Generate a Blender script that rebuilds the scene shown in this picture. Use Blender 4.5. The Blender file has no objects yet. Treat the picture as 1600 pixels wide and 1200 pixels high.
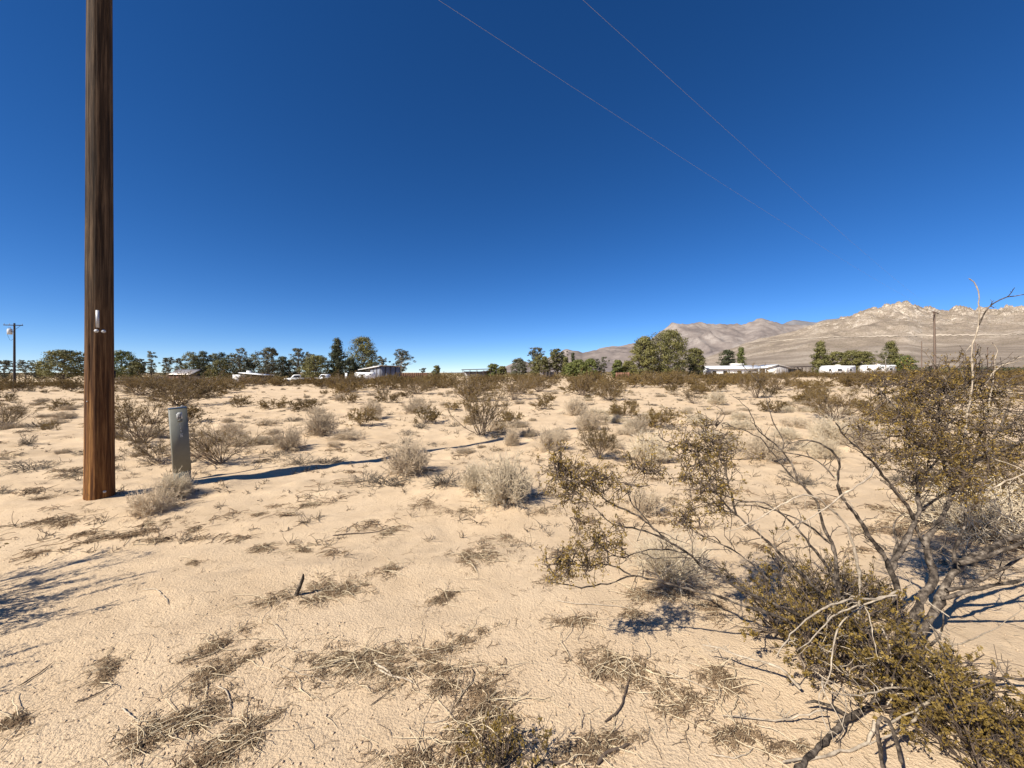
import bpy, math
import numpy as np
from mathutils import Vector, Matrix

# ------------------------------------------------------------------ camera, sky, sun, exposure
scene = bpy.context.scene
COL = scene.collection
F = 601.0          # focal length in pixels of the 1600 px wide photograph
U0, V0 = 800.0, 582.0   # principal column, horizon row
EYE = 1.5

cam_d = bpy.data.cameras.new('camera')
cam_d.sensor_width = 36.0
cam_d.lens = 36.0 * F / 1600.0
cam_d.shift_y = -18.0 / 1600.0
cam_d.clip_start = 0.05
cam_d.clip_end = 60000.0
cam = bpy.data.objects.new('camera', cam_d)
COL.objects.link(cam)
cam.location = (0, 0, EYE)
cam.rotation_euler = (math.radians(90), 0, 0)
scene.camera = cam

SUN_EL = math.radians(42.0)
SHX, SHY = 0.758, 0.652            # direction in which shadows fall on the ground
world = bpy.data.worlds.new('World')
scene.world = world
world.use_nodes = True
wn = world.node_tree
bg = wn.nodes['Background']
sky = wn.nodes.new('ShaderNodeTexSky')
sky.sky_type = 'NISHITA'
sky.sun_disc = False
sky.sun_elevation = SUN_EL
sky.sun_rotation = math.atan2(-SHX, -SHY)
sky.altitude = 1200.0
sky.air_density = 0.65
sky.dust_density = 0.0
sky.ozone_density = 6.0
# the phone's vivid colour: a linear saturation of the whole sky
def _dot(vec):
    n = wn.nodes.new('ShaderNodeVectorMath'); n.operation = 'DOT_PRODUCT'
    wn.links.new(sky.outputs[0], n.inputs[0]); n.inputs[1].default_value = vec
    m_ = wn.nodes.new('ShaderNodeMath'); m_.operation = 'MAXIMUM'; m_.inputs[1].default_value = 0.0
    wn.links.new(n.outputs['Value'], m_.inputs[0])
    return m_.outputs[0]
comb = wn.nodes.new('ShaderNodeCombineXYZ')
for k_, v_ in enumerate(((1.36, 0.0, -0.235), (0.0, 1.30, -0.27), (0.0, 0.0, 1.0))):
    wn.links.new(_dot(v_), comb.inputs[k_])
wn.links.new(comb.outputs[0], bg.inputs[0])
bg.inputs[1].default_value = 0.086

sun_d = bpy.data.lights.new('sun', 'SUN')
sun_d.energy = 5.0
sun_d.angle = math.radians(0.53)
sun_d.color = (1.0, 0.94, 0.84)
sun = bpy.data.objects.new('sun', sun_d)
COL.objects.link(sun)
sun.location = (-20, -20, 40)
sdir = Vector((SHX * math.cos(SUN_EL), SHY * math.cos(SUN_EL), -math.sin(SUN_EL)))
sun.rotation_euler = sdir.to_track_quat('-Z', 'Y').to_euler()

vs = scene.view_settings
vs.view_transform = 'Standard'
vs.look = 'None'
vs.exposure = 0.70
vs.gamma = 1.0
vs.use_curve_mapping = False
scene.render.engine = 'CYCLES'
scene.cycles.max_bounces = 5
scene.cycles.diffuse_bounces = 3
scene.cycles.transparent_max_bounces = 4

# ------------------------------------------------------------------ noise and terrain
def _hash(ix, iy, seed):
    n = (ix.astype(np.int64) * 374761393 + iy.astype(np.int64) * 668265263 + seed * 1442695041) & 0x7fffffff
    n = ((n ^ (n >> 13)) * 1274126177) & 0x7fffffff
    n = (n ^ (n >> 16)) & 0xffff
    return n / 65535.0

def vnoise(x, y, seed=0):
    x = np.asarray(x, float); y = np.asarray(y, float)
    ix = np.floor(x); iy = np.floor(y)
    fx = x - ix; fy = y - iy
    fx = fx * fx * fx * (fx * (fx * 6 - 15) + 10); fy = fy * fy * fy * (fy * (fy * 6 - 15) + 10)
    a = _hash(ix, iy, seed); b = _hash(ix + 1, iy, seed)
    c = _hash(ix, iy + 1, seed); d = _hash(ix + 1, iy + 1, seed)
    return (a + (b - a) * fx) * (1 - fy) + (c + (d - c) * fx) * fy - 0.5

def fbm(x, y, seed=0, octs=4, gain=0.5):
    r = 0.0; a = 1.0
    for k in range(octs):
        r = r + a * vnoise(x * 2.03 ** k + 17.3 * k, y * 2.03 ** k - 9.1 * k, seed + k)
        a *= gain
    return r

def ridged(x, y, seed=0, octs=5):
    r = 0.0; a = 1.0
    for k in range(octs):
        r = r + a * (0.5 - np.abs(vnoise(x * 2.1 ** k + 7.7 * k, y * 2.1 ** k + 3.3 * k, seed + k)) * 2)
        a *= 0.5
    return r

WDX, WDY = 0.86, 0.51       # wind direction: drifts run along it
def gz(x, y):
    x = np.asarray(x, float); y = np.asarray(y, float)
    r = np.hypot(x, y)
    z = 0.010 * np.clip(x, -110, 150) - 0.0035 * np.clip(y, 0, 200)
    a = x * WDX + y * WDY; b = -x * WDY + y * WDX
    z = z + 0.30 * np.clip((r - 14) / 40, 0, 1) * fbm(x / 9.0, y / 9.0, 3, 3)
    z = z + 0.06 * fbm(x / 3.1, y / 3.1, 11, 3) * np.clip(r / 4, 0.15, 1)
    z = z + 0.055 * fbm(a / 1.1, b / 0.42, 21, 3) * np.clip(r / 5, 0.3, 1.3)
    z = z + 0.034 * fbm(a / 0.32, b / 0.16, 31, 3) * np.clip(r / 7, 0.28, 1) * np.clip(0.6 + 2.2 * vnoise(x / 2.3, y / 2.3, 51), 0.15, 1.4)
    z = z + 0.035 * np.clip(fbm(a / 0.55, b / 0.24, 41, 3) - 0.08, 0, 1) * np.clip(r / 4, 0.5, 2.2)
    return z
MOUNDS = [(-5.0, 4.68, 0.05, 0.30), (-4.5, 5.3, 0.04, 0.3), (-1.5, 5.75, 0.05, 0.4), (-0.05, 4.5, 0.05, 0.42), (-0.55, 4.95, 0.04, 0.3), (-5.2, 7.5, 0.05, 0.5), (-0.75, 9.2, 0.07, 0.6), (10.3, 12.2, 0.08, 0.8), (2.15, 2.0, 0.05, 0.5)]
_gz0 = gz
def gz(x, y):
    z = _gz0(x, y)
    for mx, my, mh, mr in MOUNDS:
        z = z + mh * np.exp(-((x - mx) ** 2 + (y - my) ** 2) / mr ** 2)
    return z
Z00 = float(gz(0.0, 1.0))
_gz = gz
def gz(x, y):
    return _gz(x, y) - Z00
def gz1(x, y):
    return float(gz(np.array([x]), np.array([y]))[0])

def ground_px(u, v):
    """ground points under photograph pixels"""
    u = np.asarray(u, float); v = np.asarray(v, float)
    dv = np.maximum(v - V0, 3.0)
    y = EYE * F / dv
    for _ in range(10):
        x = (u - U0) / F * y
        yn = (EYE - gz(x, y)) * F / dv
        y = np.clip(0.5 * y + 0.5 * yn, 0.5, 400)
    x = (u - U0) / F * y
    return x, y, gz(x, y)
def g1(u, v):
    x, y, z = ground_px(np.array([u]), np.array([v]))
    return float(x[0]), float(y[0]), float(z[0])
def P3(u, v, y):
    return ((u - U0) / F * y, y, EYE - (v - V0) / F * y)

# ------------------------------------------------------------------ mesh helpers
def mesh_np(name, V, polys):
    """V (n,3); polys list of int arrays (m,k)"""
    me = bpy.data.meshes.new(name)
    V = np.asarray(V, np.float32).reshape(-1, 3)
    me.vertices.add(len(V)); me.vertices.foreach_set('co', V.ravel())
    polys = [np.asarray(p, np.int32) for p in polys if len(p)]
    loops = np.concatenate([p.ravel() for p in polys])
    tot = np.concatenate([np.full(len(p), p.shape[1], np.int32) for p in polys])
    start = np.concatenate([[0], np.cumsum(tot)[:-1]]).astype(np.int32)
    me.loops.add(len(loops)); me.loops.foreach_set('vertex_index', loops)
    me.polygons.add(len(tot)); me.polygons.foreach_set('loop_start', start); me.polygons.foreach_set('loop_total', tot)
    me.update(calc_edges=True)
    return me

def smooth(me):
    me.polygons.foreach_set('use_smooth', np.ones(len(me.polygons), bool))

class Geo:
    """collects vertices and faces for ONE mesh"""
    def __init__(s): s.V = []; s.Fq = []; s.Ft = []; s.n = 0
    def add(s, V, q=None, t=None):
        V = np.asarray(V, float).reshape(-1, 3)
        if q is not None and len(q): s.Fq.append(np.asarray(q, np.int64) + s.n)
        if t is not None and len(t): s.Ft.append(np.asarray(t, np.int64) + s.n)
        s.V.append(V); s.n += len(V)
    def box(s, c, size, rz=0.0, taper=1.0):
        hx, hy, hz = [k / 2 for k in size]
        V = np.array([[-hx, -hy, -hz], [hx, -hy, -hz], [hx, hy, -hz], [-hx, hy, -hz],
                      [-hx * taper, -hy * taper, hz], [hx * taper, -hy * taper, hz], [hx * taper, hy * taper, hz], [-hx * taper, hy * taper, hz]])
        cz, sz = math.cos(rz), math.sin(rz)
        V = np.stack([V[:, 0] * cz - V[:, 1] * sz, V[:, 0] * sz + V[:, 1] * cz, V[:, 2]], 1) + np.array(c)
        s.add(V, [[3, 2, 1, 0], [4, 5, 6, 7], [0, 1, 5, 4], [1, 2, 6, 5], [2, 3, 7, 6], [3, 0, 4, 7]])
    def prism(s, outline, y0, y1):
        """outline in x,z extruded along y"""
        n = len(outline)
        V = [(x, y0, z) for x, z in outline] + [(x, y1, z) for x, z in outline]
        q = [[i, (i + 1) % n, n + (i + 1) % n, n + i] for i in range(n)]
        s.add(V, q, [[0, i + 1, i] for i in range(1, n - 1)] + [[n, n + i, n + i + 1] for i in range(1, n - 1)])
    def tubes(s, P, R, sides=3, cap=False):
        """P (N,m,3), R (N,m)"""
        P = np.asarray(P, float); R = np.asarray(R, float)
        if P.ndim == 2: P = P[None]; R = R[None]
        N, m, _ = P.shape
        T = np.gradient(P, axis=1)
        T /= np.linalg.norm(T, axis=2, keepdims=True) + 1e-9
        mean = T.mean(1)
        ref = np.where(np.abs(mean[:, 2:3]) < 0.7, np.array([[0, 0, 1.0]]), np.array([[1.0, 0.13, 0]]))
        ref = np.repeat(ref[:, None, :], m, 1)
        A = np.cross(T, ref); A /= np.linalg.norm(A, axis=2, keepdims=True) + 1e-9
        B = np.cross(T, A)
        ang = np.arange(sides) * 2 * math.pi / sides
        ca = np.cos(ang)[None, None, :, None]; sa = np.sin(ang)[None, None, :, None]
        V = P[:, :, None, :] + R[:, :, None, None] * (A[:, :, None, :] * ca + B[:, :, None, :] * sa)
        base = (np.arange(N) * m * sides)[:, None, None] + (np.arange(m - 1) * sides)[None, :, None]
        i = np.arange(sides)[None, None, :]; j = (np.arange(sides) + 1) % sides
        j = j[None, None, :]
        q = np.stack([base + i, base + sides + i, base + sides + j, base + j], -1).reshape(-1, 4)
        s.add(V.reshape(-1, 3), q)
    def leaves(s, C, L, W, D, Nn):
        """diamond leaves: centre, length, width, direction, normal"""
        D = D / (np.linalg.norm(D, axis=1, keepdims=True) + 1e-9)
        S = np.cross(D, Nn); S /= np.linalg.norm(S, axis=1, keepdims=True) + 1e-9
        L = np.asarray(L).reshape(-1, 1); W = np.asarray(W).reshape(-1, 1)
        V = np.stack([C - D * L / 2, C + S * W / 2, C + D * L / 2, C - S * W / 2], 1)
        n = len(C)
        s.add(V.reshape(-1, 3), np.arange(n * 4).reshape(n, 4))
    def mesh(s, name, sm=False):
        polys = []
        if s.Fq: polys.append(np.concatenate(s.Fq))
        if s.Ft: polys.append(np.concatenate(s.Ft))
        me = mesh_np(name, np.concatenate(s.V), polys)
        if sm: smooth(me)
        return me

def link(name, data, mat=None, parent=None, loc=None, rz=None, scale=None):
    o = bpy.data.objects.new(name, data)
    COL.objects.link(o)
    if mat is not None and data is not None and len(data.materials) == 0:
        data.materials.append(mat)
    if parent is not None: o.parent = parent
    if loc is not None: o.location = loc
    if rz is not None: o.rotation_euler = (0, 0, rz)
    if scale is not None: o.scale = (scale, scale, scale) if not hasattr(scale, '__len__') else scale
    return o
def obj(name, g, mat, parent=None, sm=False, **k):
    return link(name, g.mesh(name, sm), mat, parent, **k)
def tag(o, label, cat, group=None):
    o['label'] = label; o['category'] = cat
    if group: o['group'] = group
    return o
def struct(o): o['kind'] = 'structure'; return o
def stuff(o, label=None, cat=None):
    o['kind'] = 'stuff'
    if label: o['label'] = label
    if cat: o['category'] = cat
    return o
def thing(name, label, cat, loc, rz=0.0, group=None):
    o = link(name, None, loc=loc, rz=rz)
    o.empty_display_size = 0.2
    return tag(o, label, cat, group)

# ------------------------------------------------------------------ materials
def rgb(c): return (c[0], c[1], c[2], 1.0)
def nodes(name):
    m = bpy.data.materials.new(name); m.use_nodes = True
    nt = m.node_tree
    return m, nt, nt.nodes['Principled BSDF']
def N(nt, t, **k):
    n = nt.nodes.new(t)
    for a, b in k.items(): setattr(n, a, b)
    return n
def ramp(nt, src, stops):
    r = N(nt, 'ShaderNodeValToRGB')
    el = r.color_ramp.elements
    while len(el) < len(stops): el.new(0.5)
    for e, (p, c) in zip(el, stops):
        e.position = p; e.color = rgb(c) if len(c) == 3 else c
    nt.links.new(src, r.inputs[0])
    return r.outputs[0]
def noise_tex(nt, scale, detail=4, rough=0.6, vec=None, stretch=None):
    tc = N(nt, 'ShaderNodeTexCoord') if vec is None else None
    v = tc.outputs['Object'] if vec is None else vec
    if stretch is not None:
        mp = N(nt, 'ShaderNodeMapping'); mp.inputs['Scale'].default_value = stretch
        nt.links.new(v, mp.inputs[0]); v = mp.outputs[0]
    n = N(nt, 'ShaderNodeTexNoise')
    n.inputs['Scale'].default_value = scale; n.inputs['Detail'].default_value = detail; n.inputs['Roughness'].default_value = rough
    nt.links.new(v, n.inputs['Vector'])
    return n.outputs['Fac']
def mixc(nt, fac, a, b, mode='MIX'):
    m = N(nt, 'ShaderNodeMix', data_type='RGBA', blend_type=mode)
    for sock, val in ((m.inputs[0], fac), (m.inputs[6], a), (m.inputs[7], b)):
        if hasattr(val, 'is_linked') or hasattr(val, 'links'): nt.links.new(val, sock)
        elif isinstance(val, (int, float)): sock.default_value = val
        else: sock.default_value = rgb(val)
    return m.outputs[2]
def bump(nt, bs, h, strength, dist):
    b = N(nt, 'ShaderNodeBump'); b.inputs['Strength'].default_value = strength; b.inputs['Distance'].default_value = dist
    nt.links.new(h, b.inputs['Height']); nt.links.new(b.outputs[0], bs.inputs['Normal'])
    return b
def plain(name, c, rough=0.8, var=0.25, scale=6.0, metal=0.0, c2=None, objrand=0.0, bmp=0.0, stretch=None, spec=0.3):
    m, nt, bs = nodes(name)
    f = noise_tex(nt, scale, 5, 0.65, stretch=stretch)
    lo = c2 if c2 is not None else tuple(k * (1 - var) for k in c)
    hi = c if c2 is not None else tuple(min(1, k * (1 + var)) for k in c)
    col = ramp(nt, f, [(0.3, lo), (0.7, hi)])
    if objrand:
        oi = N(nt, 'ShaderNodeObjectInfo')
        mr = N(nt, 'ShaderNodeMapRange'); mr.inputs[3].default_value = 1 - objrand; mr.inputs[4].default_value = 1 + objrand
        nt.links.new(oi.outputs['Random'], mr.inputs[0])
        hs = N(nt, 'ShaderNodeHueSaturation'); nt.links.new(mr.outputs[0], hs.inputs['Value']); nt.links.new(col, hs.inputs['Color'])
        col = hs.outputs[0]
    nt.links.new(col, bs.inputs['Base Color'])
    bs.inputs['Roughness'].default_value = rough; bs.inputs['Metallic'].default_value = metal
    bs.inputs['Specular IOR Level'].default_value = spec
    if bmp: bump(nt, bs, f, 0.6, bmp)
    return m
def leafmat(name, c, c2, objrand=0.15, scale=9.0, trans=0.25):
    m, nt, bs = nodes(name)
    f = noise_tex(nt, scale, 3, 0.6)
    col = ramp(nt, f, [(0.3, c2), (0.68, c)])
    oi = N(nt, 'ShaderNodeObjectInfo')
    mr = N(nt, 'ShaderNodeMapRange'); mr.inputs[3].default_value = 1 - objrand; mr.inputs[4].default_value = 1 + objrand
    nt.links.new(oi.outputs['Random'], mr.inputs[0])
    hs = N(nt, 'ShaderNodeHueSaturation'); nt.links.new(mr.outputs[0], hs.inputs['Value']); nt.links.new(col, hs.inputs['Color'])
    nt.links.new(hs.outputs[0], bs.inputs['Base Color'])
    bs.inputs['Roughness'].default_value = 0.55; bs.inputs['Specular IOR Level'].default_value = 0.3
    tr = N(nt, 'ShaderNodeBsdfTranslucent'); nt.links.new(hs.outputs[0], tr.inputs[0])
    mx = N(nt, 'ShaderNodeMixShader'); mx.inputs[0].default_value = trans
    out = nt.nodes['Material Output']
    nt.links.new(bs.outputs[0], mx.inputs[1]); nt.links.new(tr.outputs[0], mx.inputs[2]); nt.links.new(mx.outputs[0], out.inputs[0])
    return m

def sand_material():
    m, nt, bs = nodes('sand')
    big = noise_tex(nt, 0.55, 6, 0.62)
    mid = noise_tex(nt, 3.0, 5, 0.65)
    fine = noise_tex(nt, 55.0, 4, 0.75)
    grit = noise_tex(nt, 190.0, 2, 0.8)
    c = ramp(nt, big, [(0.3, (0.46, 0.335, 0.208)), (0.7, (0.60, 0.452, 0.293))])
    c = mixc(nt, ramp(nt, mid, [(0.35, (0, 0, 0)), (0.65, (0.55, 0.55, 0.55))]), c, (0.63, 0.48, 0.315))
    c = mixc(nt, ramp(nt, fine, [(0.30, (0.55, 0.55, 0.55)), (0.46, (0, 0, 0))]), c, (0.36, 0.25, 0.155))
    c = mixc(nt, ramp(nt, grit, [(0.62, (0, 0, 0)), (0.75, (0.5, 0.5, 0.5))]), c, (0.72, 0.60, 0.45))
    c = mixc(nt, ramp(nt, grit, [(0.27, (0.6, 0.6, 0.6)), (0.36, (0, 0, 0))]), c, (0.22, 0.15, 0.10))
    nt.links.new(c, bs.inputs['Base Color'])
    bs.inputs['Roughness'].default_value = 0.95; bs.inputs['Specular IOR Level'].default_value = 0.12
    h = N(nt, 'ShaderNodeMath', operation='MULTIPLY_ADD'); h.inputs[1].default_value = 0.45
    nt.links.new(grit, h.inputs[0]); nt.links.new(fine, h.inputs[2])
    h2 = N(nt, 'ShaderNodeMath', operation='MULTIPLY_ADD'); h2.inputs[1].default_value = 1.3
    nt.links.new(noise_tex(nt, 11.0, 3, 0.6), h2.inputs[0]); nt.links.new(h.outputs[0], h2.inputs[2])
    vo = N(nt, 'ShaderNodeTexVoronoi'); vo.inputs['Scale'].default_value = 85.0; vo.inputs['Randomness'].default_value = 1.0
    tcv = N(nt, 'ShaderNodeTexCoord'); nt.links.new(tcv.outputs['Object'], vo.inputs['Vector'])
    h3 = N(nt, 'ShaderNodeMath', operation='MULTIPLY_ADD'); h3.inputs[1].default_value = -0.4
    nt.links.new(vo.outputs['Distance'], h3.inputs[0]); nt.links.new(h2.outputs[0], h3.inputs[2])
    bump(nt, bs, h3.outputs[0], 1.0, 0.0075)
    return m

def pole_material():
    m, nt, bs = nodes('pole_wood')
    tc = N(nt, 'ShaderNodeTexCoord'); v = tc.outputs['Object']
    streak = noise_tex(nt, 30.0, 5, 0.7, vec=v, stretch=(1, 1, 0.035))
    fine = noise_tex(nt, 110.0, 3, 0.7, vec=v, stretch=(1, 1, 0.03))
    sp = N(nt, 'ShaderNodeSeparateXYZ'); nt.links.new(v, sp.inputs[0])
    hgt = N(nt, 'ShaderNodeMapRange'); hgt.inputs[1].default_value = 0.0; hgt.inputs[2].default_value = 2.6
    nt.links.new(sp.outputs[2], hgt.inputs[0])
    low = ramp(nt, streak, [(0.33, (0.026, 0.010, 0.004)), (0.48, (0.15, 0.060, 0.018)), (0.66, (0.36, 0.175, 0.052))])
    high = ramp(nt, streak, [(0.33, (0.009, 0.006, 0.004)), (0.48, (0.040, 0.024, 0.013)), (0.66, (0.13, 0.083, 0.046))])
    c = mixc(nt, hgt.outputs[0], low, high)
    c = mixc(nt, ramp(nt, fine, [(0.30, (0.8, 0.8, 0.8)), (0.42, (0, 0, 0))]), c, (0.03, 0.016, 0.009))
    nt.links.new(c, bs.inputs['Base Color'])
    bs.inputs['Roughness'].default_value = 0.85; bs.inputs['Specular IOR Level'].default_value = 0.2
    bump(nt, bs, streak, 0.7, 0.012)
    return m

def bark_material():
    m, nt, bs = nodes('grey_bark')
    a = noise_tex(nt, 24.0, 4, 0.7)
    b = noise_tex(nt, 90.0, 3, 0.7)
    c = ramp(nt, a, [(0.40, (0.022, 0.017, 0.013)), (0.53, (0.10, 0.078, 0.058)), (0.72, (0.31, 0.255, 0.195))])
    c = mixc(nt, ramp(nt, b, [(0.32, (0.75, 0.75, 0.75)), (0.45, (0, 0, 0))]), c, (0.05, 0.037, 0.03))
    nt.links.new(c, bs.inputs['Base Color'])
    bs.inputs['Roughness'].default_value = 0.85; bs.inputs['Specular IOR Level'].default_value = 0.2
    bump(nt, bs, b, 0.5, 0.004)
    return m

def rock_material(name, base, pale, dark, sc, pale_amt=0.5, shrubs=None):
    m, nt, bs = nodes(name)
    a = noise_tex(nt, sc, 8, 0.65)
    b = noise_tex(nt, sc * 5, 6, 0.7)
    c = ramp(nt, a, [(0.32, dark), (0.5, base), (0.72, tuple(0.5 * (p + q) for p, q in zip(base, pale)))])
    geo = N(nt, 'ShaderNodeNewGeometry'); sp = N(nt, 'ShaderNodeSeparateXYZ'); nt.links.new(geo.outputs['Normal'], sp.inputs[0])
    steep = N(nt, 'ShaderNodeMapRange'); steep.inputs[1].default_value = 0.93; steep.inputs[2].default_value = 0.72
    nt.links.new(sp.outputs[2], steep.inputs[0])
    pm = N(nt, 'ShaderNodeMath', operation='MULTIPLY'); nt.links.new(steep.outputs[0], pm.inputs[0])
    nt.links.new(ramp(nt, b, [(0.46, (0, 0, 0)), (0.58, (pale_amt,) * 3)]), pm.inputs[1])
    c = mixc(nt, pm.outputs[0], c, pale)
    if shrubs:
        vo = N(nt, 'ShaderNodeTexVoronoi'); vo.inputs['Scale'].default_value = shrubs
        tc = N(nt, 'ShaderNodeTexCoord'); mp = N(nt, 'ShaderNodeMapping'); mp.inputs['Scale'].default_value = (1, 1, 0.2)
        nt.links.new(tc.outputs['Object'], mp.inputs[0]); nt.links.new(mp.outputs[0], vo.inputs['Vector'])
        c = mixc(nt, ramp(nt, vo.outputs['Distance'], [(0.22, (0.8, 0.8, 0.8)), (0.42, (0, 0, 0))]), c, (0.13, 0.11, 0.065))
    nt.links.new(c, bs.inputs['Base Color'])
    bs.inputs['Roughness'].default_value = 0.95; bs.inputs['Specular IOR Level'].default_value = 0.1
    return m

M = dict(
    sand=sand_material(), pole=pole_material(), bark=bark_material(),
    deadwood=plain('bleached_wood', (0.56, 0.465, 0.34), 0.85, c2=(0.20, 0.155, 0.11), scale=34, bmp=0.003),
    twig=plain('dark_twig', (0.15, 0.11, 0.08), 0.9, c2=(0.07, 0.05, 0.036), scale=30),
    stem=plain('shrub_stem', (0.25, 0.19, 0.135), 0.9, c2=(0.12, 0.088, 0.062), scale=8, objrand=0.2),
    leaf=leafmat('creosote_leaf', (0.34, 0.228, 0.050), (0.125, 0.080, 0.019), 0.12, 16.0),
    leaf_low=leafmat('low_leaf', (0.31, 0.208, 0.046), (0.085, 0.056, 0.016), 0.1, 12.0),
    leaf_far=leafmat('creosote_leaf_far', (0.25, 0.165, 0.046), (0.12, 0.076, 0.024), 0.25, 2.5),
    straw=plain('grey_straw', (0.62, 0.50, 0.35), 0.9, c2=(0.35, 0.27, 0.18), scale=9, objrand=0.18),
    white_straw=plain('white_straw', (0.72, 0.605, 0.43), 0.9, c2=(0.48, 0.385, 0.26), scale=9, objrand=0.08),
    dark_straw=plain('dark_straw', (0.23, 0.19, 0.14), 0.9, c2=(0.10, 0.08, 0.058), scale=9, objrand=0.2),
    litter=plain('litter', (0.33, 0.225, 0.130), 0.95, c2=(0.105, 0.068, 0.040), scale=14),
    pale_litter=plain('pale_litter', (0.66, 0.55, 0.37), 0.9, c2=(0.44, 0.34, 0.21), scale=14),
    stubble=plain('stubble', (0.34, 0.26, 0.17), 0.95, c2=(0.13, 0.095, 0.062), scale=1.5),
    pebble=plain('pebble', (0.60, 0.46, 0.31), 0.95, c2=(0.36, 0.265, 0.175), scale=18),
    pine=leafmat('pine_needles', (0.190, 0.170, 0.050), (0.062, 0.062, 0.022), 0.15, 0.5, 0.12),
    darkpine=leafmat('dark_pine_needles', (0.075, 0.080, 0.032), (0.026, 0.031, 0.014), 0.15, 0.5, 0.1),
    euc=leafmat('grey_green_leaves', (0.155, 0.150, 0.090), (0.072, 0.072, 0.042), 0.15, 0.5, 0.2),
    green=leafmat('bright_green_leaves', (0.170, 0.180, 0.045), (0.080, 0.092, 0.026), 0.12, 0.5, 0.2),
    trunk=plain('tree_trunk', (0.16, 0.125, 0.10), 0.9, c2=(0.07, 0.055, 0.045), scale=3),
    paletrunk=plain('pale_tree_trunk', (0.55, 0.49, 0.42), 0.9, c2=(0.32, 0.27, 0.22), scale=3),
    pedestal=plain('pedestal_paint', (0.17, 0.168, 0.138), 0.5, c2=(0.135, 0.134, 0.11), scale=7, spec=0.4),
    capmetal=plain('dark_cap_metal', (0.045, 0.055, 0.065), 0.18, var=0.15, spec=0.6),
    galv=plain('galvanised', (0.48, 0.48, 0.48), 0.6, var=0.12, scale=20, metal=0.3),
    label=plain('sticker', (0.55, 0.55, 0.53), 0.5, var=0.05),
    ink=plain('sticker_ink', (0.02, 0.02, 0.02), 0.6, var=0.1),
    digits=plain('worn_digits', (0.60, 0.61, 0.58), 0.6, c2=(0.34, 0.36, 0.34), scale=60),
    blackmetal=plain('black_metal', (0.02, 0.02, 0.022), 0.5),
    oldpole=plain('weathered_pole', (0.20, 0.145, 0.11), 0.9, c2=(0.10, 0.07, 0.052), scale=5, stretch=(1, 1, 0.1)),
    darkpole=plain('dark_pole', (0.055, 0.045, 0.042), 0.9, c2=(0.03, 0.025, 0.024), scale=5, stretch=(1, 1, 0.1)),
    wire=plain('aluminium_wire', (0.30, 0.30, 0.31), 0.5, var=0.1, metal=0.3),
    porcelain=plain('porcelain', (0.35, 0.33, 0.32), 0.3, var=0.1),
    canister=plain('transformer_paint', (0.55, 0.57, 0.58), 0.4, var=0.06),
    white=plain('white_paint', (0.80, 0.79, 0.76), 0.45, var=0.06, scale=1.5),
    cream=plain('cream_siding', (0.70, 0.66, 0.58), 0.6, var=0.06, scale=1.5),
    whiteroof=plain('white_metal_roof', (0.82, 0.82, 0.80), 0.4, var=0.06, scale=0.6),
    tin=plain('old_tin', (0.56, 0.56, 0.56), 0.45, c2=(0.30, 0.22, 0.16), scale=1.2, metal=0.4),
    greywall=plain('grey_siding', (0.34, 0.32, 0.31), 0.8, var=0.15, scale=1.0),
    bluepanel=plain('blue_grey_panel', (0.20, 0.21, 0.25), 0.6, c2=(0.14, 0.145, 0.17), scale=0.8),
    darkwood=plain('dark_wood', (0.055, 0.040, 0.032), 0.9, var=0.3, scale=2),
    brownwood=plain('brown_boards', (0.17, 0.085, 0.05), 0.9, c2=(0.09, 0.05, 0.034), scale=1.5),
    redwood=plain('red_boards', (0.20, 0.10, 0.065), 0.9, var=0.2, scale=1.5),
    postwood=plain('fence_post_wood', (0.12, 0.095, 0.08), 0.9, var=0.3, scale=3),
    glass=plain('dark_glass', (0.02, 0.022, 0.026), 0.08, var=0.1, spec=0.6),
    rubber=plain('rubber', (0.02, 0.02, 0.02), 0.8),
    carpaint=plain('white_car_paint', (0.78, 0.78, 0.77), 0.3, var=0.04, spec=0.5),
    chrome=plain('bright_metal', (0.7, 0.7, 0.7), 0.25, var=0.05, metal=0.9),
    lamp=plain('lamp_lens', (0.45, 0.12, 0.05), 0.2, var=0.1),
    granite=rock_material('granite_slope', (0.255, 0.202, 0.152), (0.56, 0.48, 0.385), (0.165, 0.13, 0.10), 0.0045, 0.7, 0.11),
    mauve=rock_material('brown_mountain', (0.20, 0.165, 0.145), (0.45, 0.40, 0.35), (0.125, 0.105, 0.098), 0.0022, 0.35),
    farrock=rock_material('far_mountain', (0.19, 0.18, 0.18), (0.30, 0.28, 0.27), (0.13, 0.13, 0.14), 0.0015, 0.2),
    road=plain('graded_dirt', (0.40, 0.33, 0.25), 0.95, var=0.1, scale=0.05),
    scrub=leafmat('far_scrub_leaves', (0.20, 0.15, 0.06), (0.11, 0.082, 0.034), 0.1, 0.12, 0.1),
    hedge=leafmat('far_orchard_leaves', (0.072, 0.078, 0.034), (0.036, 0.042, 0.02), 0.1, 0.15, 0.1),
)

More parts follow.
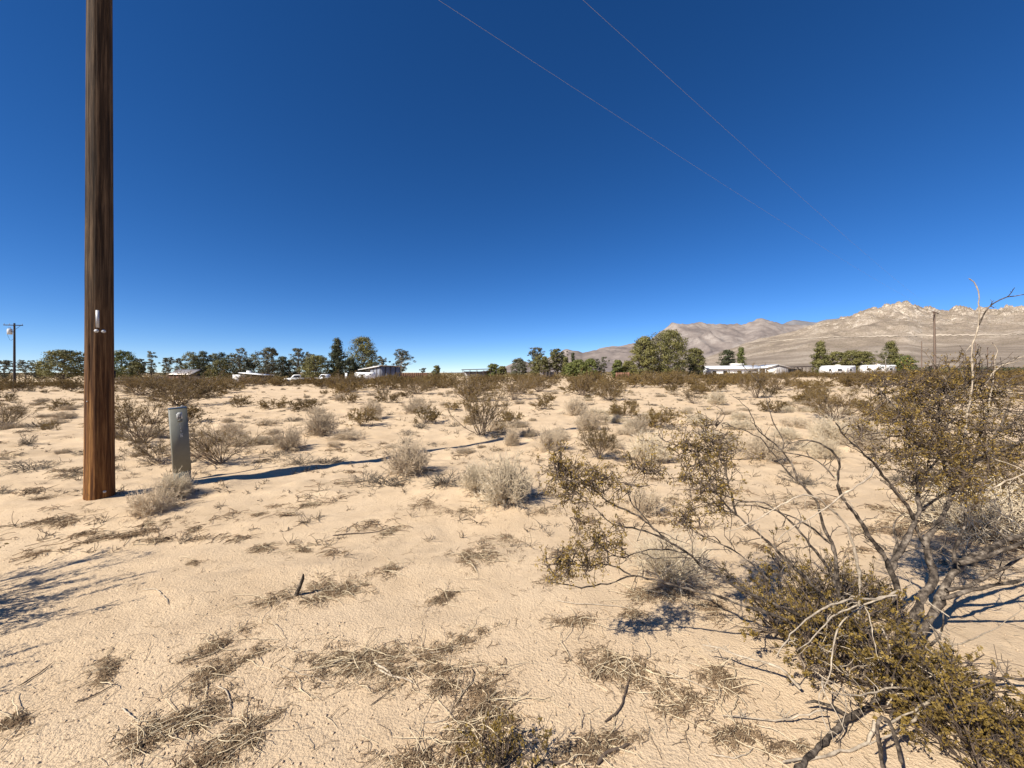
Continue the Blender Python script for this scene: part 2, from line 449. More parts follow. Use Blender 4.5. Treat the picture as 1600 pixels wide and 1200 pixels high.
# ------------------------------------------------------------------ ground
def build_ground():
    rs = [0.45]
    while rs[-1] < 26: rs.append(rs[-1] * 1.0080 + 0.0008)
    while rs[-1] < 70: rs.append(rs[-1] * 1.018)
    while rs[-1] < 14000: rs.append(rs[-1] * 1.07)
    rs = np.array(rs)
    front = np.radians(np.linspace(-66, 66, 620))
    back = np.radians(np.linspace(66, 294, 60))[1:-1]
    az = np.concatenate([front, back])
    A, R = np.meshgrid(az, rs, indexing='xy')
    X = R * np.sin(A); Y = R * np.cos(A)
    Z = gz(X, Y)
    nr, na = X.shape
    V = np.stack([X, Y, Z], -1).reshape(-1, 3)
    i = np.arange(nr - 1)[:, None] * na; j = np.arange(na)[None, :]; k = (j + 1) % na
    q = np.stack([i + j, i + k, i + na + k, i + na + j], -1).reshape(-1, 4)
    V = np.concatenate([V, [[0, 0, gz1(0, 0)]]]); c = len(V) - 1
    t = np.stack([np.full(na, c), (np.arange(na) + 1) % na, np.arange(na)], -1)
    me = mesh_np('ground', V, [q[:, ::-1], t[:, ::-1]])
    smooth(me)
    return struct(link('ground', me, M['sand']))
build_ground()

def columns_mesh(name, us, es, y0, yr, yb, rows, prof, amp, sc, seed, mat, jag=0.0, relief0=0.3):
    """mountain sheet: es = skyline height in pixels per column, ridge at depth yr"""
    u = np.linspace(us[0], us[-1], rows[0]); e = np.interp(u, us, es)
    t = np.linspace(0, 1, rows[1]); y = y0 + (yr - y0) * t
    tb = np.linspace(0, 1, 14)[1:]; 
    Uu, T = np.meshgrid(u, t, indexing='xy')
    Yd = y0 + (yr - y0) * T
    S = (Uu - U0) / F
    Xd = S * Yd
    H = e[None, :] * prof(T) / F * Yd
    relief = ridged(Xd / sc, Yd / sc, seed, 6) - 0.35
    fall = np.clip(1.15 - T, 0.25, 1) * np.clip(T * 1.6 - relief0, 0, 1) * np.clip(e[None, :] / 50, 0, 1.2)
    H = H + amp * relief * fall
    H = H + jag * np.clip((T - 0.55) / 0.45, 0, 1) ** 1.5 * ridged(Xd / (sc * 0.15), Yd / (sc * 0.15), seed + 9, 5) * np.clip(e[None, :] / 60 - 0.9, 0, 1)
    H = H - 6 * (1 - T) ** 6
    Yb = yr + (yb - yr) * tb[:, None] + 0 * u[None, :]
    Hb = H[-1][None, :] * (1 - tb[:, None]) ** 1.3
    Xb = (u[None, :] - U0) / F * Yb
    X = np.concatenate([Xd, Xb]); Y = np.concatenate([Yd, Yb]); Z = np.concatenate([H, Hb])
    nr, na = X.shape
    i = np.arange(nr - 1)[:, None] * na; j = np.arange(na - 1)[None, :]
    q = np.stack([i + j, i + j + 1, i + na + j + 1, i + na + j], -1).reshape(-1, 4)
    me = mesh_np(name, np.stack([X, Y, Z], -1).reshape(-1, 3), [q])
    smooth(me)
    return struct(link(name, me, mat)), (u, y, H)

def prof_fan(T):
    return np.where(T < 0.5, 0.50 * (T / 0.5) ** 0.8, 0.50 + 0.50 * np.clip((T - 0.5) / 0.5, 0, 1) ** 0.95)
_, M1 = columns_mesh('granite_mountain',
    [960, 1020, 1060, 1101, 1160, 1236, 1285, 1330, 1355, 1380, 1418, 1442, 1477, 1509, 1547, 1600, 1700, 1900, 2300],
    [0.3, 3, 8, 23, 44, 62, 78, 86, 95, 100, 104, 96, 94, 100, 97, 103, 110, 90, 105],
    330, 3300, 5200, (760, 230), prof_fan, 190, 560, 5, M['granite'], jag=75, relief0=0.62)
def prof_hill(T):
    return 0.25 * T + 0.75 * T ** 1.6
columns_mesh('brown_mountain',
    [700, 745, 785, 800, 815, 830, 845, 860, 886, 910, 930, 950, 975, 1000, 1030, 1050, 1070, 1090, 1104, 1130, 1150, 1165, 1190, 1205, 1225, 1300, 1400, 1700],
    [0, 1, 8, 15, 21, 15, 14, 26, 42, 36, 40, 46, 48, 52, 63, 71, 78, 83, 83, 81, 81, 78, 86, 82, 76, 70, 60, 50],
    1700, 6000, 8500, (520, 170), prof_hill, 430, 1000, 40, M['mauve'], jag=45)
columns_mesh('far_mountain',
    [1100, 1180, 1225, 1240, 1262, 1275, 1300, 1325, 1345, 1400, 1600, 1900],
    [40, 66, 75, 81, 79, 77, 83, 86, 90, 84, 70, 60],
    7000, 11500, 13500, (260, 70), prof_hill, 350, 1800, 70, M['farrock'])

def graded_road():
    u, y, H = M1
    uu = np.linspace(1195, 1700, 130)
    vv = np.interp(uu, [1195, 1240, 1300, 1380, 1450, 1520, 1600, 1700], [536, 531, 527.5, 526.5, 525.5, 524.5, 523, 521])
    rows = []
    for a, v in zip(uu, vv):
        ci = int(np.argmin(np.abs(u - a)))
        px = V0 - (H[:, ci] - EYE) / y * F
        k = int(np.argmax(px < v))
        rows.append((k, ci))
    V = []
    for (k, ci), a in zip(rows, uu):
        yc = y[k]; 
        for dy, dz in ((-7, 2), (7, 3)):
            yy = yc + dy; h = np.interp(yy, y, H[:, ci])
            V.append(((a - U0) / F * yy, yy, h + dz))
    n = len(uu)
    g = Geo(); g.add(V, [[2 * i, 2 * i + 2, 2 * i + 3, 2 * i + 1] for i in range(n - 1)])
    struct(obj('dirt_road', g, M['road']))
graded_road()

# ------------------------------------------------------------------ plants: growth helpers
def norm(a): return a / (np.linalg.norm(a, axis=-1, keepdims=True) + 1e-9)
def walk(S, D, L, m, wig, bias, rng):
    """random-walk twigs: starts, directions, lengths -> (N,m,3)"""
    n = len(S); P = np.zeros((n, m, 3)); P[:, 0] = S; d = norm(D)
    st = (np.asarray(L) / (m - 1))[:, None]
    for k in range(1, m):
        d = norm(d + rng.normal(0, wig, (n, 3)) + np.array(bias))
        P[:, k] = P[:, k - 1] + d * st
    return P
def branch_off(P, n, t0, t1, spread, rng):
    N_, m, _ = P.shape
    pi = rng.integers(0, N_, n); t = rng.uniform(t0, t1, n) * (m - 1)
    k = np.minimum(t.astype(int), m - 2); f = (t - k)[:, None]
    S = P[pi, k] * (1 - f) + P[pi, k + 1] * f
    D = norm(norm(P[pi, k + 1] - P[pi, k]) + rng.normal(0, spread, (n, 3)))
    return S, D, pi, t / (m - 1)
def radii(n, m, r0, r1):
    return np.linspace(r0, r1, m)[None, :] * np.ones((n, 1))
def hemi(n, lo, hi, rng):
    """directions with tilt from vertical between lo and hi degrees"""
    th = np.radians(lo + (hi - lo) * np.sqrt(rng.random(n))); ph = rng.random(n) * 2 * math.pi
    return np.stack([np.sin(th) * np.cos(ph), np.sin(th) * np.sin(ph), np.cos(th)], -1)
def leaf_on(P, n, size, rng, t0=0.3, jit=0.012, flat=0.0):
    S, D, _, _ = branch_off(P, n, t0, 1.0, 0.7, rng)
    C = S + rng.normal(0, jit, (n, 3))
    Nn = norm(rng.normal(0, 1, (n, 3)) + np.array([-0.3, -0.3, 0.6]))
    L = size * rng.uniform(0.7, 1.3, n)
    return C, L, L * 0.55, D, Nn

def creosote_meshes(seed, H=1.2, nstem=16, lean=(8, 58), leaf_n=3200, leaf=0.026, thick=1.0):
    rng = np.random.default_rng(seed)
    S = rng.normal(0, 0.05, (nstem, 3)) * np.array([1, 1, 0]) * H
    D = hemi(nstem, lean[0], lean[1], rng)
    P0 = walk(S, D, H * rng.uniform(0.7, 1.12, nstem), 8, 0.13, (0, 0, 0.035), rng)
    n1 = nstem * 7
    s, d, _, t = branch_off(P0, n1, 0.3, 0.98, 0.42, rng)
    P1 = walk(s, d, H * rng.uniform(0.18, 0.42, n1), 5, 0.17, (0, 0, 0.05), rng)
    n2 = n1 * 4
    s, d, _, t = branch_off(P1, n2, 0.25, 1.0, 0.55, rng)
    P2 = walk(s, d, H * rng.uniform(0.06, 0.16, n2), 3, 0.2, (0, 0, 0.04), rng)
    g = Geo()
    g.tubes(P0, radii(nstem, 8, 0.0085 * H * thick, 0.0036 * H), 4)
    g.tubes(P1, radii(n1, 5, 0.0036 * H, 0.0018 * H), 3)
    g.tubes(P2, radii(n2, 3, 0.0020 * H, 0.0012 * H), 3)
    h = Geo()
    h.leaves(*leaf_on(P2, int(leaf_n * 0.8), leaf, rng, 0.2, 0.012 * H))
    h.leaves(*leaf_on(P1, int(leaf_n * 0.2), leaf, rng, 0.5, 0.012 * H))
    return g.mesh('stems'), h.mesh('foliage')

def bursage_mesh(seed, R=0.4, n0=85, flat=0.85, k1=5, k2=3, thin=1.0, lean=(3, 82)):
    rng = np.random.default_rng(seed)
    S = rng.normal(0, 0.12, (n0, 3)) * np.array([1, 1, 0]) * R
    D = hemi(n0, lean[0], lean[1], rng) * np.array([1, 1, flat])
    P0 = walk(S, D, R * rng.uniform(0.68, 0.98, n0), 5, 0.13, (0, 0, 0.03), rng)
    s, d, _, _ = branch_off(P0, n0 * k1, 0.3, 1.0, 0.5, rng)
    P1 = walk(s, d, R * rng.uniform(0.18, 0.42, n0 * k1), 4, 0.22, (0, 0, 0.03), rng)
    s, d, _, _ = branch_off(P1, n0 * k1 * k2, 0.2, 1.0, 0.6, rng)
    P2 = walk(s, d, R * rng.uniform(0.07, 0.18, n0 * k1 * k2), 3, 0.25, (0, 0, 0), rng)
    g = Geo()
    g.tubes(P0, radii(len(P0), 5, 0.011 * R * thin, 0.006 * R * thin), 3)
    g.tubes(P1, radii(len(P1), 4, 0.0065 * R * thin, 0.004 * R * thin), 3)
    g.tubes(P2, radii(len(P2), 3, 0.0055 * R * thin, 0.0035 * R * thin), 3)
    return g.mesh('twigs')

CREO = [creosote_meshes(100 + k, 1.2, [24, 30, 28, 38, 22][k], [(8, 50), (10, 62), (5, 45), (12, 68), (15, 55)][k], [11000, 13000, 14000, 17000, 6000][k], 0.024) for k in range(5)]
for s_, f_ in CREO:
    s_.materials.append(M['stem']); f_.materials.append(M['leaf_far'])
def far_creosote(seed):
    s, f = creosote_meshes(seed, 1.2, 24, (6, 66), 6500, 0.052)
    ns = len(s.vertices)
    V = np.zeros(len(s.vertices) * 3, np.float32); s.vertices.foreach_get('co', V)
    W = np.zeros(len(f.vertices) * 3, np.float32); f.vertices.foreach_get('co', W)
    q1 = np.zeros(len(s.polygons) * 4, np.int32); s.loops.foreach_get('vertex_index', q1)
    q2 = np.zeros(len(f.polygons) * 4, np.int32); f.loops.foreach_get('vertex_index', q2)
    me = mesh_np('creosote', np.concatenate([V, W]).reshape(-1, 3), [q1.reshape(-1, 4), q2.reshape(-1, 4) + ns])
    me.materials.append(M['stem']); me.materials.append(M['leaf_far'])
    mi = np.concatenate([np.zeros(len(s.polygons), np.int32), np.ones(len(f.polygons), np.int32)])
    me.polygons.foreach_set('material_index', mi)
    return me
FARC = [far_creosote(150 + k) for k in range(5)]
BURS = [bursage_mesh(200 + k, 0.4, [110, 95, 120, 85][k], [0.85, 0.7, 0.95, 0.6][k], 7, 3, 1.15) for k in range(4)]
BURW = [bursage_mesh(220 + k, 0.4, 150, 0.9, 7, 3, 1.1) for k in range(2)]
TUFT = [bursage_mesh(240 + k, 0.25, 34, 0.55, 4, 2, 1.5) for k in range(3)]
for b in BURS: b.materials.append(M['straw'])
for b in BURW: b.materials.append(M['white_straw'])
for b in TUFT: b.materials.append(M['dark_straw'])

RNG = np.random.default_rng(7)
OCC = []      # footprint of listed plants
def put_creosote(u, vb, vt, wpx, k, label, group=None, far=False, sparse=False):
    x, y, z = g1(u, vb)
    h = (vb - vt) / F * y
    w = wpx / F * y
    sz = h / 1.25; sx = max(0.5, min(2.2, (w / 1.7) / max(sz, 0.05)))
    OCC.append((x, y, w / 2))
    rz = RNG.uniform(0, 6.28)
    sc = (sz * sx, sz * sx, sz)
    if far:
        o = link('creosote_bush', FARC[k % 5], loc=(x, y, z - 0.02), rz=rz, scale=sc)
        return tag(o, label, 'bush', group)
    r = thing('creosote_bush', label, 'bush', (x, y, z - 0.02), rz, group)
    r.scale = sc
    link('stems', CREO[k][0], parent=r); link('foliage', CREO[k][1], parent=r)
    return r
def put_bursage(u, vb, wpx, hpx, mesh, label, group=None, name='bursage_clump', cat='shrub'):
    x, y, z = g1(u, vb)
    w = wpx / F * y; h = hpx / F * y
    OCC.append((x, y, w / 2))
    o = link(name, mesh, loc=(x, y, z - 0.01), rz=RNG.uniform(0, 6.28), scale=(w / 0.8, w / 0.8, h / 0.36))
    return tag(o, label, cat, group)

for a in [
    (278, 634, 578, 96, 3, 'dense brown-green creosote directly behind the grey pedestal'),
    (222, 617, 586, 92, 1, 'low wide creosote between the tall pole and the bush behind the pedestal'),
    (222, 692, 622, 110, 0, 'sprawling olive creosote between the tall wooden pole and the pedestal'),
    (250, 724, 672, 76, 4, 'thin low creosote sprig at the left foot of the pedestal'),
    (345, 724, 652, 112, 4, 'bare twiggy creosote at the right side of the pedestal'),
    (752, 680, 612, 92, 0, 'vase-shaped creosote standing just behind the thin pole shadow'),
    (735, 627, 585, 84, 1, 'broad creosote right behind the vase-shaped one'),
    (802, 624, 585, 62, 4, 'open creosote with pale bare stems showing at its foot'),
    (842, 612, 582, 40, 3, 'dense creosote beside the pale-stemmed one'),
    (910, 618, 582, 34, 2, 'narrow upright creosote with a grey skirt of dead twigs'),
    (953, 626, 587, 50, 3, 'yellow-green rounded creosote on open sand before the fan of hills'),
    (1015, 602, 578, 40, 3, 'rounded creosote in front of the two big pines'),
    (1062, 601, 577, 40, 3, 'rounded creosote in front of the gap right of the big pines'),
    (1180, 622, 575, 48, 2, 'dark green creosote in front of the white gabled house'),
    (1215, 609, 578, 50, 3, 'low creosote right of the dark green one before the house'),
    (1306, 657, 607, 90, 0, 'grey-brown fan-shaped creosote alone on the sand'),
    (1083, 631, 604, 34, 4, 'small reddish leafless creosote on the sand'),
    (540, 613, 583, 70, 2, 'creosote in front of the white horse trailer'),
    (650, 616, 590, 48, 3, 'round creosote in front of the long brown fence'),
    (600, 624, 598, 36, 4, 'half-bare creosote right of the bush before the trailer'),
    (392, 604, 583, 64, 1, 'orange-brown creosote in front of the low shed with a pale roof'),
    (936, 716, 662, 66, 2, 'knee-high olive creosote beyond the left leaf sprays'),
    (8, 668, 625, 66, 4, 'twiggy creosote cut by the picture edge, left of the tall pole'),
    (1592, 800, 690, 150, 3, 'dark dense creosote behind the big bare-limbed bush'),
    (1600, 612, 588, 60, 1, 'creosote on the pale sand rise below the mountain'),
    (1480, 604, 582, 70, 1, 'creosote in front of the tall pole with the crossarm'),
    (1350, 600, 576, 60, 2, 'creosote in front of the white travel trailer'),
]: put_creosote(*a)
for x_, y_, sc_, lb_ in ((-4.15, 1.95, (0.78, 0.78, 0.88), 'waist-high creosote that casts the longer feathery shadow on the sand'), (-3.6, 1.42, (0.6, 0.6, 0.62), 'small creosote that casts the shorter feathery shadow on the sand')):
    r_ = thing('creosote_bush', lb_, 'bush', (x_, y_, gz1(x_, y_)), 0.4)
    r_.scale = sc_
    link('stems', CREO[3][0], parent=r_); link('foliage', CREO[3][1], parent=r_)

for a in [
    (640, 739, 72, 54, BURS[0], 'round grey bursage ball sitting on the thin pole shadow'),
    (790, 783, 88, 66, BURW[0], 'large white bursage clump on the open middle sand'),
    (742, 764, 48, 38, BURW[1], 'smaller white bursage touching the left of the large white clump'),
    (450, 702, 50, 36, BURS[1], 'grey bursage with a dark underside near the pedestal shadow'),
    (500, 680, 48, 38, BURS[2], 'pale tousled bursage behind the dark-bottomed grey one'),
    (582, 652, 36, 28, BURS[0], 'grey bursage standing alone behind the round bursage ball'),
    (652, 645, 48, 26, BURS[3], 'spread-out whitish bursage in front of the round creosote'),
    (238, 800, 66, 48, BURS[3], 'dry wiry bursage in front of the tall pole and pedestal'),
    (290, 846, 32, 28, TUFT[0], 'tiny dry tuft on bare sand in front of the wiry bursage'),
    (46, 694, 42, 30, TUFT[1], 'grey-green dead tuft left of the tall wooden pole'),
    (920, 672, 42, 32, BURS[0], 'bursage at the far end of the pole shadow'),
    (800, 696, 26, 26, BURS[2], 'small bursage right of the vase-shaped creosote'),
    (750, 700, 22, 13, TUFT[2], 'dark little tuft beside the thin pole shadow'),
    (996, 675, 42, 28, BURS[1], 'bursage just past the kink of the pole shadow'),
    (1006, 800, 60, 44, BURS[1], 'grey bursage behind the hanging leaf sprays'),
    (1015, 722, 70, 44, BURW[0], 'pale feathery bursage beyond the left leaf sprays'),
    (1195, 716, 66, 42, BURS[0], 'grey bursage behind the thin bare limbs'),
    (1288, 714, 46, 30, BURW[1], 'pale bursage right of the one behind the bare limbs'),
    (1300, 690, 70, 36, BURW[0], 'wide pale bursage in front of the fan-shaped creosote'),
    (1120, 632, 32, 20, BURW[1], 'white bursage beside the reddish creosote'),
    (900, 648, 40, 26, BURS[2], 'silvery bursage behind the far end of the pole shadow'),
    (1350, 700, 60, 40, BURS[2], 'bursage under the left edge of the leafy canopy'),
    (860, 705, 50, 40, BURS[1], 'loose grey bursage left of the knee-high olive creosote'),
]: put_bursage(*a)
put_bursage(1550, 836, 200, 84, BURW[0], 'big bleached bursage mound behind the right bare limbs')
put_bursage(272, 776, 56, 34, BURW[1], 'pale dry grass tuft at the foot of the pedestal', name='dry_grass_tuft', cat='grass')
put_bursage(1045, 900, 150, 62, bursage_mesh(261, 0.4, 190, 0.9, 3, 2, 0.75, (4, 66)), 'tall pale dry grass behind the long left limbs', name='dry_grass_tuft', cat='grass')
bpy.data.objects[-1] if False else None
for o in COL.objects:
    if o.type == 'MESH' and len(o.data.materials) == 0: o.data.materials.append(M['white_straw'])

# scattered look-alikes on the flat
def free(x, y, rad):
    for ox, oy, r in OCC:
        if (x - ox) ** 2 + (y - oy) ** 2 < (rad + r * 0.8) ** 2: return False
    return True
LAND = [(-4.9, 4.7, 'the tall wooden pole'), (-4.5, 5.4, 'the grey pedestal'), (-0.75, 9.0, 'the vase-shaped creosote'), (-1.5, 5.7, 'the round grey bursage ball'), (0, 4.6, 'the large white bursage'),
        (10.3, 12.2, 'the fan-shaped creosote'), (5.1, 20.5, 'the yellow-green rounded creosote'), (8.7, 18.5, 'the reddish leafless creosote'), (0.1, 21, 'the pale-stemmed creosote'), (1.5, 6.7, 'the knee-high olive creosote'),
        (2.2, 2.1, 'the big bare-limbed bush'), (-15, 17.5, 'the bush behind the pedestal'), (-82, 64, 'the transformer pole'), (73, 66, 'the tall crossarm pole'), (-34, 91, 'the horse trailer'), (-33, 97, 'the barn'),
        (-57, 84, 'the low pale-roofed shed'), (-74, 86, 'the tin-roofed shed'), (61, 100, 'the white house'), (83, 98, 'the white travel trailer'), (34, 93, 'the two big pines'), (26, 92, 'the short red fence'), (-23, 108, 'the long brown fence'),
        (-5.2, 8.6, 'the grey bursage with the dark underside'), (18, 40, 'the dark green creosote before the house'), (-12, 30, 'the creosote before the horse trailer'), (-40, 42, 'the orange-brown creosote before the shed'), (5, 60, 'the middle tree clump'),
        (40, 40, 'the sand rise below the mountain'), (30, 22, 'the sand beyond the fan-shaped creosote')]
ORD = ['nearest', 'second nearest', 'third nearest', 'fourth nearest', 'fifth nearest', 'sixth nearest']
def relabel(group, noun):
    its = [o for o in COL.objects if o.get('group') == group]
    near = {}
    for o in its:
        d = [((o.location.x - a) ** 2 + (o.location.y - b) ** 2, k) for k, (a, b, _) in enumerate(LAND)]
        dd, k = min(d); near.setdefault(k, []).append((dd, o))
    for k, l in near.items():
        l.sort(key=lambda t: t[0])
        for i, (_, o) in enumerate(l):
            o['label'] = f'{noun}, {ORD[i]} to {LAND[k][2]}' if i < 6 else f'{noun}, one of several around {LAND[k][2]}'
def scatter(n, ylo, yhi, power, fn, umin=-60, umax=1660, clump=None, rad=0.25, tries=40):
    k = 0; guard = 0
    while k < n and guard < n * tries:
        guard += 1
        y = ylo + (yhi - ylo) * RNG.random() ** power
        u = RNG.uniform(umin, umax); x = (u - U0) / F * y
        if clump is not None and fbm(np.array([x / clump]), np.array([y / clump]), 77, 3)[0] < RNG.uniform(-0.35, 0.3): continue
        if not free(x, y, rad): continue
        if math.hypot(x + 4.9, y - 4.7) < 1.5: continue
        fn(x, y, k); k += 1
def sc_burs(x, y, k):
    s = RNG.uniform(0.3, 0.95) ; pale = x > 2 and RNG.random() < 0.55
    me = BURW[k % 2] if pale else BURS[k % 4]
    o = link('bursage_clump', me, loc=(x, y, gz1(x, y) - 0.01), rz=RNG.uniform(0, 6.28), scale=(s * RNG.uniform(0.8, 1.25), s * RNG.uniform(0.8, 1.25), s * RNG.uniform(0.6, 1.0)))
    if pale: tag(o, 'low white bursage clump, one of many dotted over the sand', 'shrub', 'white bursage clumps dotted over the sand')
    else: tag(o, 'low dry grey bursage clump, one of many dotted over the sand', 'shrub', 'grey bursage clumps dotted over the sand')
    OCC.append((x, y, 0.35 * s))
scatter(225, 7.0, 30, 1.1, sc_burs, clump=6.0)
scatter(130, 28, 60, 1.0, sc_burs, rad=0.4)
def sc_low(x, y, k):
    s = RNG.uniform(0.22, 0.5)
    o = link('low_olive_shrub', FARC[k % 5], loc=(x, y, gz1(x, y) - 0.01), rz=RNG.uniform(0, 6.28), scale=(s * RNG.uniform(1, 1.5), s * RNG.uniform(1, 1.5), s))
    tag(o, 'knee-high olive shrub, one of many on the sand', 'bush', 'small olive shrubs on the sand')
    OCC.append((x, y, 0.3))
scatter(64, 10, 45, 1.0, sc_low, clump=8.0, rad=0.25)
def sc_tuft(x, y, k):
    s = RNG.uniform(0.4, 1.15)
    o = link('dead_tuft', TUFT[k % 3], loc=(x, y, gz1(x, y) - 0.01), rz=RNG.uniform(0, 6.28), scale=(s * 1.3, s * 1.1, s * RNG.uniform(0.4, 0.9)))
    tag(o, 'flat dark tuft of dead weeds, one of many on the sand', 'weed', 'dark dead tufts on the sand')
scatter(285, 5.0, 30, 1.15, sc_tuft, rad=0.1)
def sc_creo(x, y, k):
    s = RNG.uniform(0.75, 1.3)
    o = link('creosote_bush', FARC[k % 5], loc=(x, y, gz1(x, y) - 0.03), rz=RNG.uniform(0, 6.28), scale=(s * RNG.uniform(0.95, 1.5), s * RNG.uniform(0.95, 1.5), s * RNG.uniform(0.75, 1.05)))
    tag(o, 'olive-brown creosote among the many in the belt before the trees', 'bush', 'creosote belt across the far flat')
    OCC.append((x, y, 0.5))
scatter(62, 24, 48, 0.8, sc_creo, clump=14.0, rad=0.5)
scatter(225, 44, 84, 0.9, sc_creo, rad=0.15)

relabel('grey bursage clumps dotted over the sand', 'low dry grey bursage clump')
relabel('white bursage clumps dotted over the sand', 'low white bursage clump')
relabel('small olive shrubs on the sand', 'knee-high olive shrub')
relabel('dark dead tufts on the sand', 'dark dead weed tuft')
relabel('creosote belt across the far flat', 'olive-brown creosote')
for k, u in enumerate(list(range(1088, 1262, 9)) + list(range(1268, 1450, 11))):
    y = 74 + 10 * RNG.random(); x = (u + RNG.uniform(-3, 3) - U0) / F * y; s = RNG.uniform(0.75, 1.12)
    o = link('creosote_bush', FARC[k % 5], loc=(x, y, gz1(x, y) - 0.03), rz=RNG.uniform(0, 6.28), scale=(s * 1.2, s * 1.2, s))
    tag(o, 'chest-high creosote in the screen before the white house and trailers', 'bush', 'tall creosotes before the house and trailers')

# ------------------------------------------------------------------ the tall pole in front and its wires
PX, PY, PZ = g1(155.5, 774)
PH = 10.15
def tall_pole():
    root = thing('utility_pole', 'tall brown wooden utility pole with a metal strip and two bolts', 'pole', (PX, PY, PZ - 0.05))
    na, nh = 96, 90
    th = np.linspace(0, 2 * math.pi, na, endpoint=False); zz = np.linspace(0, PH, nh)
    TH, ZZ = np.meshgrid(th, zz)
    R = 0.131 - 0.0040 * ZZ
    gro = vnoise(TH * 7.0, ZZ * 0.22, 5) * 0.008 + vnoise(TH * 18.0, ZZ * 0.4, 6) * 0.005
    crack = -0.012 * np.clip(1 - np.abs(vnoise(TH * 4.0 + 5, ZZ * 0.15, 8)) * 26, 0, 1)
    R = R + gro + crack
    R = R + 0.006 * np.exp(-ZZ / 0.15)
    wrap = np.clip((TH - 5.9) / 0.38, 0, 1)     # close the seam softly
    R = R * (1 - wrap) + R[:, :1] * wrap
    V = np.stack([R * np.cos(TH + 2.2), R * np.sin(TH + 2.2), ZZ], -1).reshape(-1, 3)
    i = np.arange(nh - 1)[:, None] * na; j = np.arange(na)[None, :]; k = (j + 1) % na
    g = Geo(); g.add(V, np.stack([i + j, i + k, i + na + k, i + na + j], -1).reshape(-1, 4))
    top = len(V)
    g.add([(0, 0, PH + 0.02)], None, None)
    g.Ft.append(np.stack([(nh - 1) * na + np.arange(na), (nh - 1) * na + (np.arange(na) + 1) % na, np.full(na, top)], -1))
    obj('shaft', g, M['pole'], root, True)
    # fittings face the camera
    cd = np.array([-PX, -PY, 0]); cd /= np.linalg.norm(cd); side = np.array([-cd[1], cd[0], 0])
    rz = math.atan2(cd[1], cd[0]) + math.pi / 2
    def at(u, v, out):
        z = EYE - (v - V0) / F * PY - (PZ - 0.05)
        r = 0.131 - 0.004 * z
        off = (u - 155.5) / F * PY * 0.70
        return cd * (math.sqrt(max(r * r - off * off, 0)) + out) + side * off + np.array([0, 0, z])
    g = Geo(); c = at(152.5, 500, 0.004); g.box(c, (0.030, 0.004, 0.205), rz)
    s = obj('metal_strip', g, M['galv'], root)
    for u in (151, 161.5):
        g = Geo(); c = at(u, 518.5, 0.002)
        P = np.stack([c, c + cd * 0.006, c + cd * 0.012, c + cd * 0.018]); g.tubes(P, np.array([0.021, 0.021, 0.016, 0.003]), 10)
        obj('bolt', g, M['galv'], root, True)
    g = Geo(); c = at(163, 766, 0.002); g.tubes(np.stack([c, c + cd * 0.008, c + cd * 0.012]), np.array([0.016, 0.015, 0.002]), 8)
    obj('nail_plate', g, M['galv'], root)
    g = Geo(); c = at(137, 626, 0.001); g.tubes(np.stack([c, c + cd * 0.006, c + cd * 0.009]), np.array([0.006, 0.006, 0.001]), 8)
    obj('nail', g, M['galv'], root)
    zb = EYE - (585 - V0) / F * PY - (PZ - 0.05)
    g = Geo(); c = side * 0.122 + np.array([0, 0, zb]) - cd * 0.02; g.box(c, (0.03, 0.05, 0.085), rz)
    obj('side_bracket', g, M['blackmetal'], root)
    # crossarm above the frame, square to the line
    ld = np.array([0.785, 0.62, 0]); ld /= np.linalg.norm(ld); pd = np.array([ld[1], -ld[0], 0])
    za = PH - 0.55
    g = Geo(); g.box((-ld * 0.16 + np.array([0, 0, za])), (2.3, 0.09, 0.12), math.atan2(pd[1], pd[0]))
    arm = obj('crossarm', g, M['oldpole'], root)
    ends = []
    for k in (-1.02, 1.08):
        c = pd * k - ld * 0.16 + np.array([0, 0, za + 0.06])
        g = Geo(); g.tubes(np.stack([c, c + [0, 0, .05], c + [0, 0, .08], c + [0, 0, .12], c + [0, 0, .15]]), np.array([.02, .02, .05, .045, .02]), 10)
        obj('insulator', g, M['porcelain'], arm, True)
        ends.append(np.array([PX, PY, PZ - 0.05]) + c + np.array([0, 0, 0.14]))
    return root, ends
_, WEND = tall_pole()

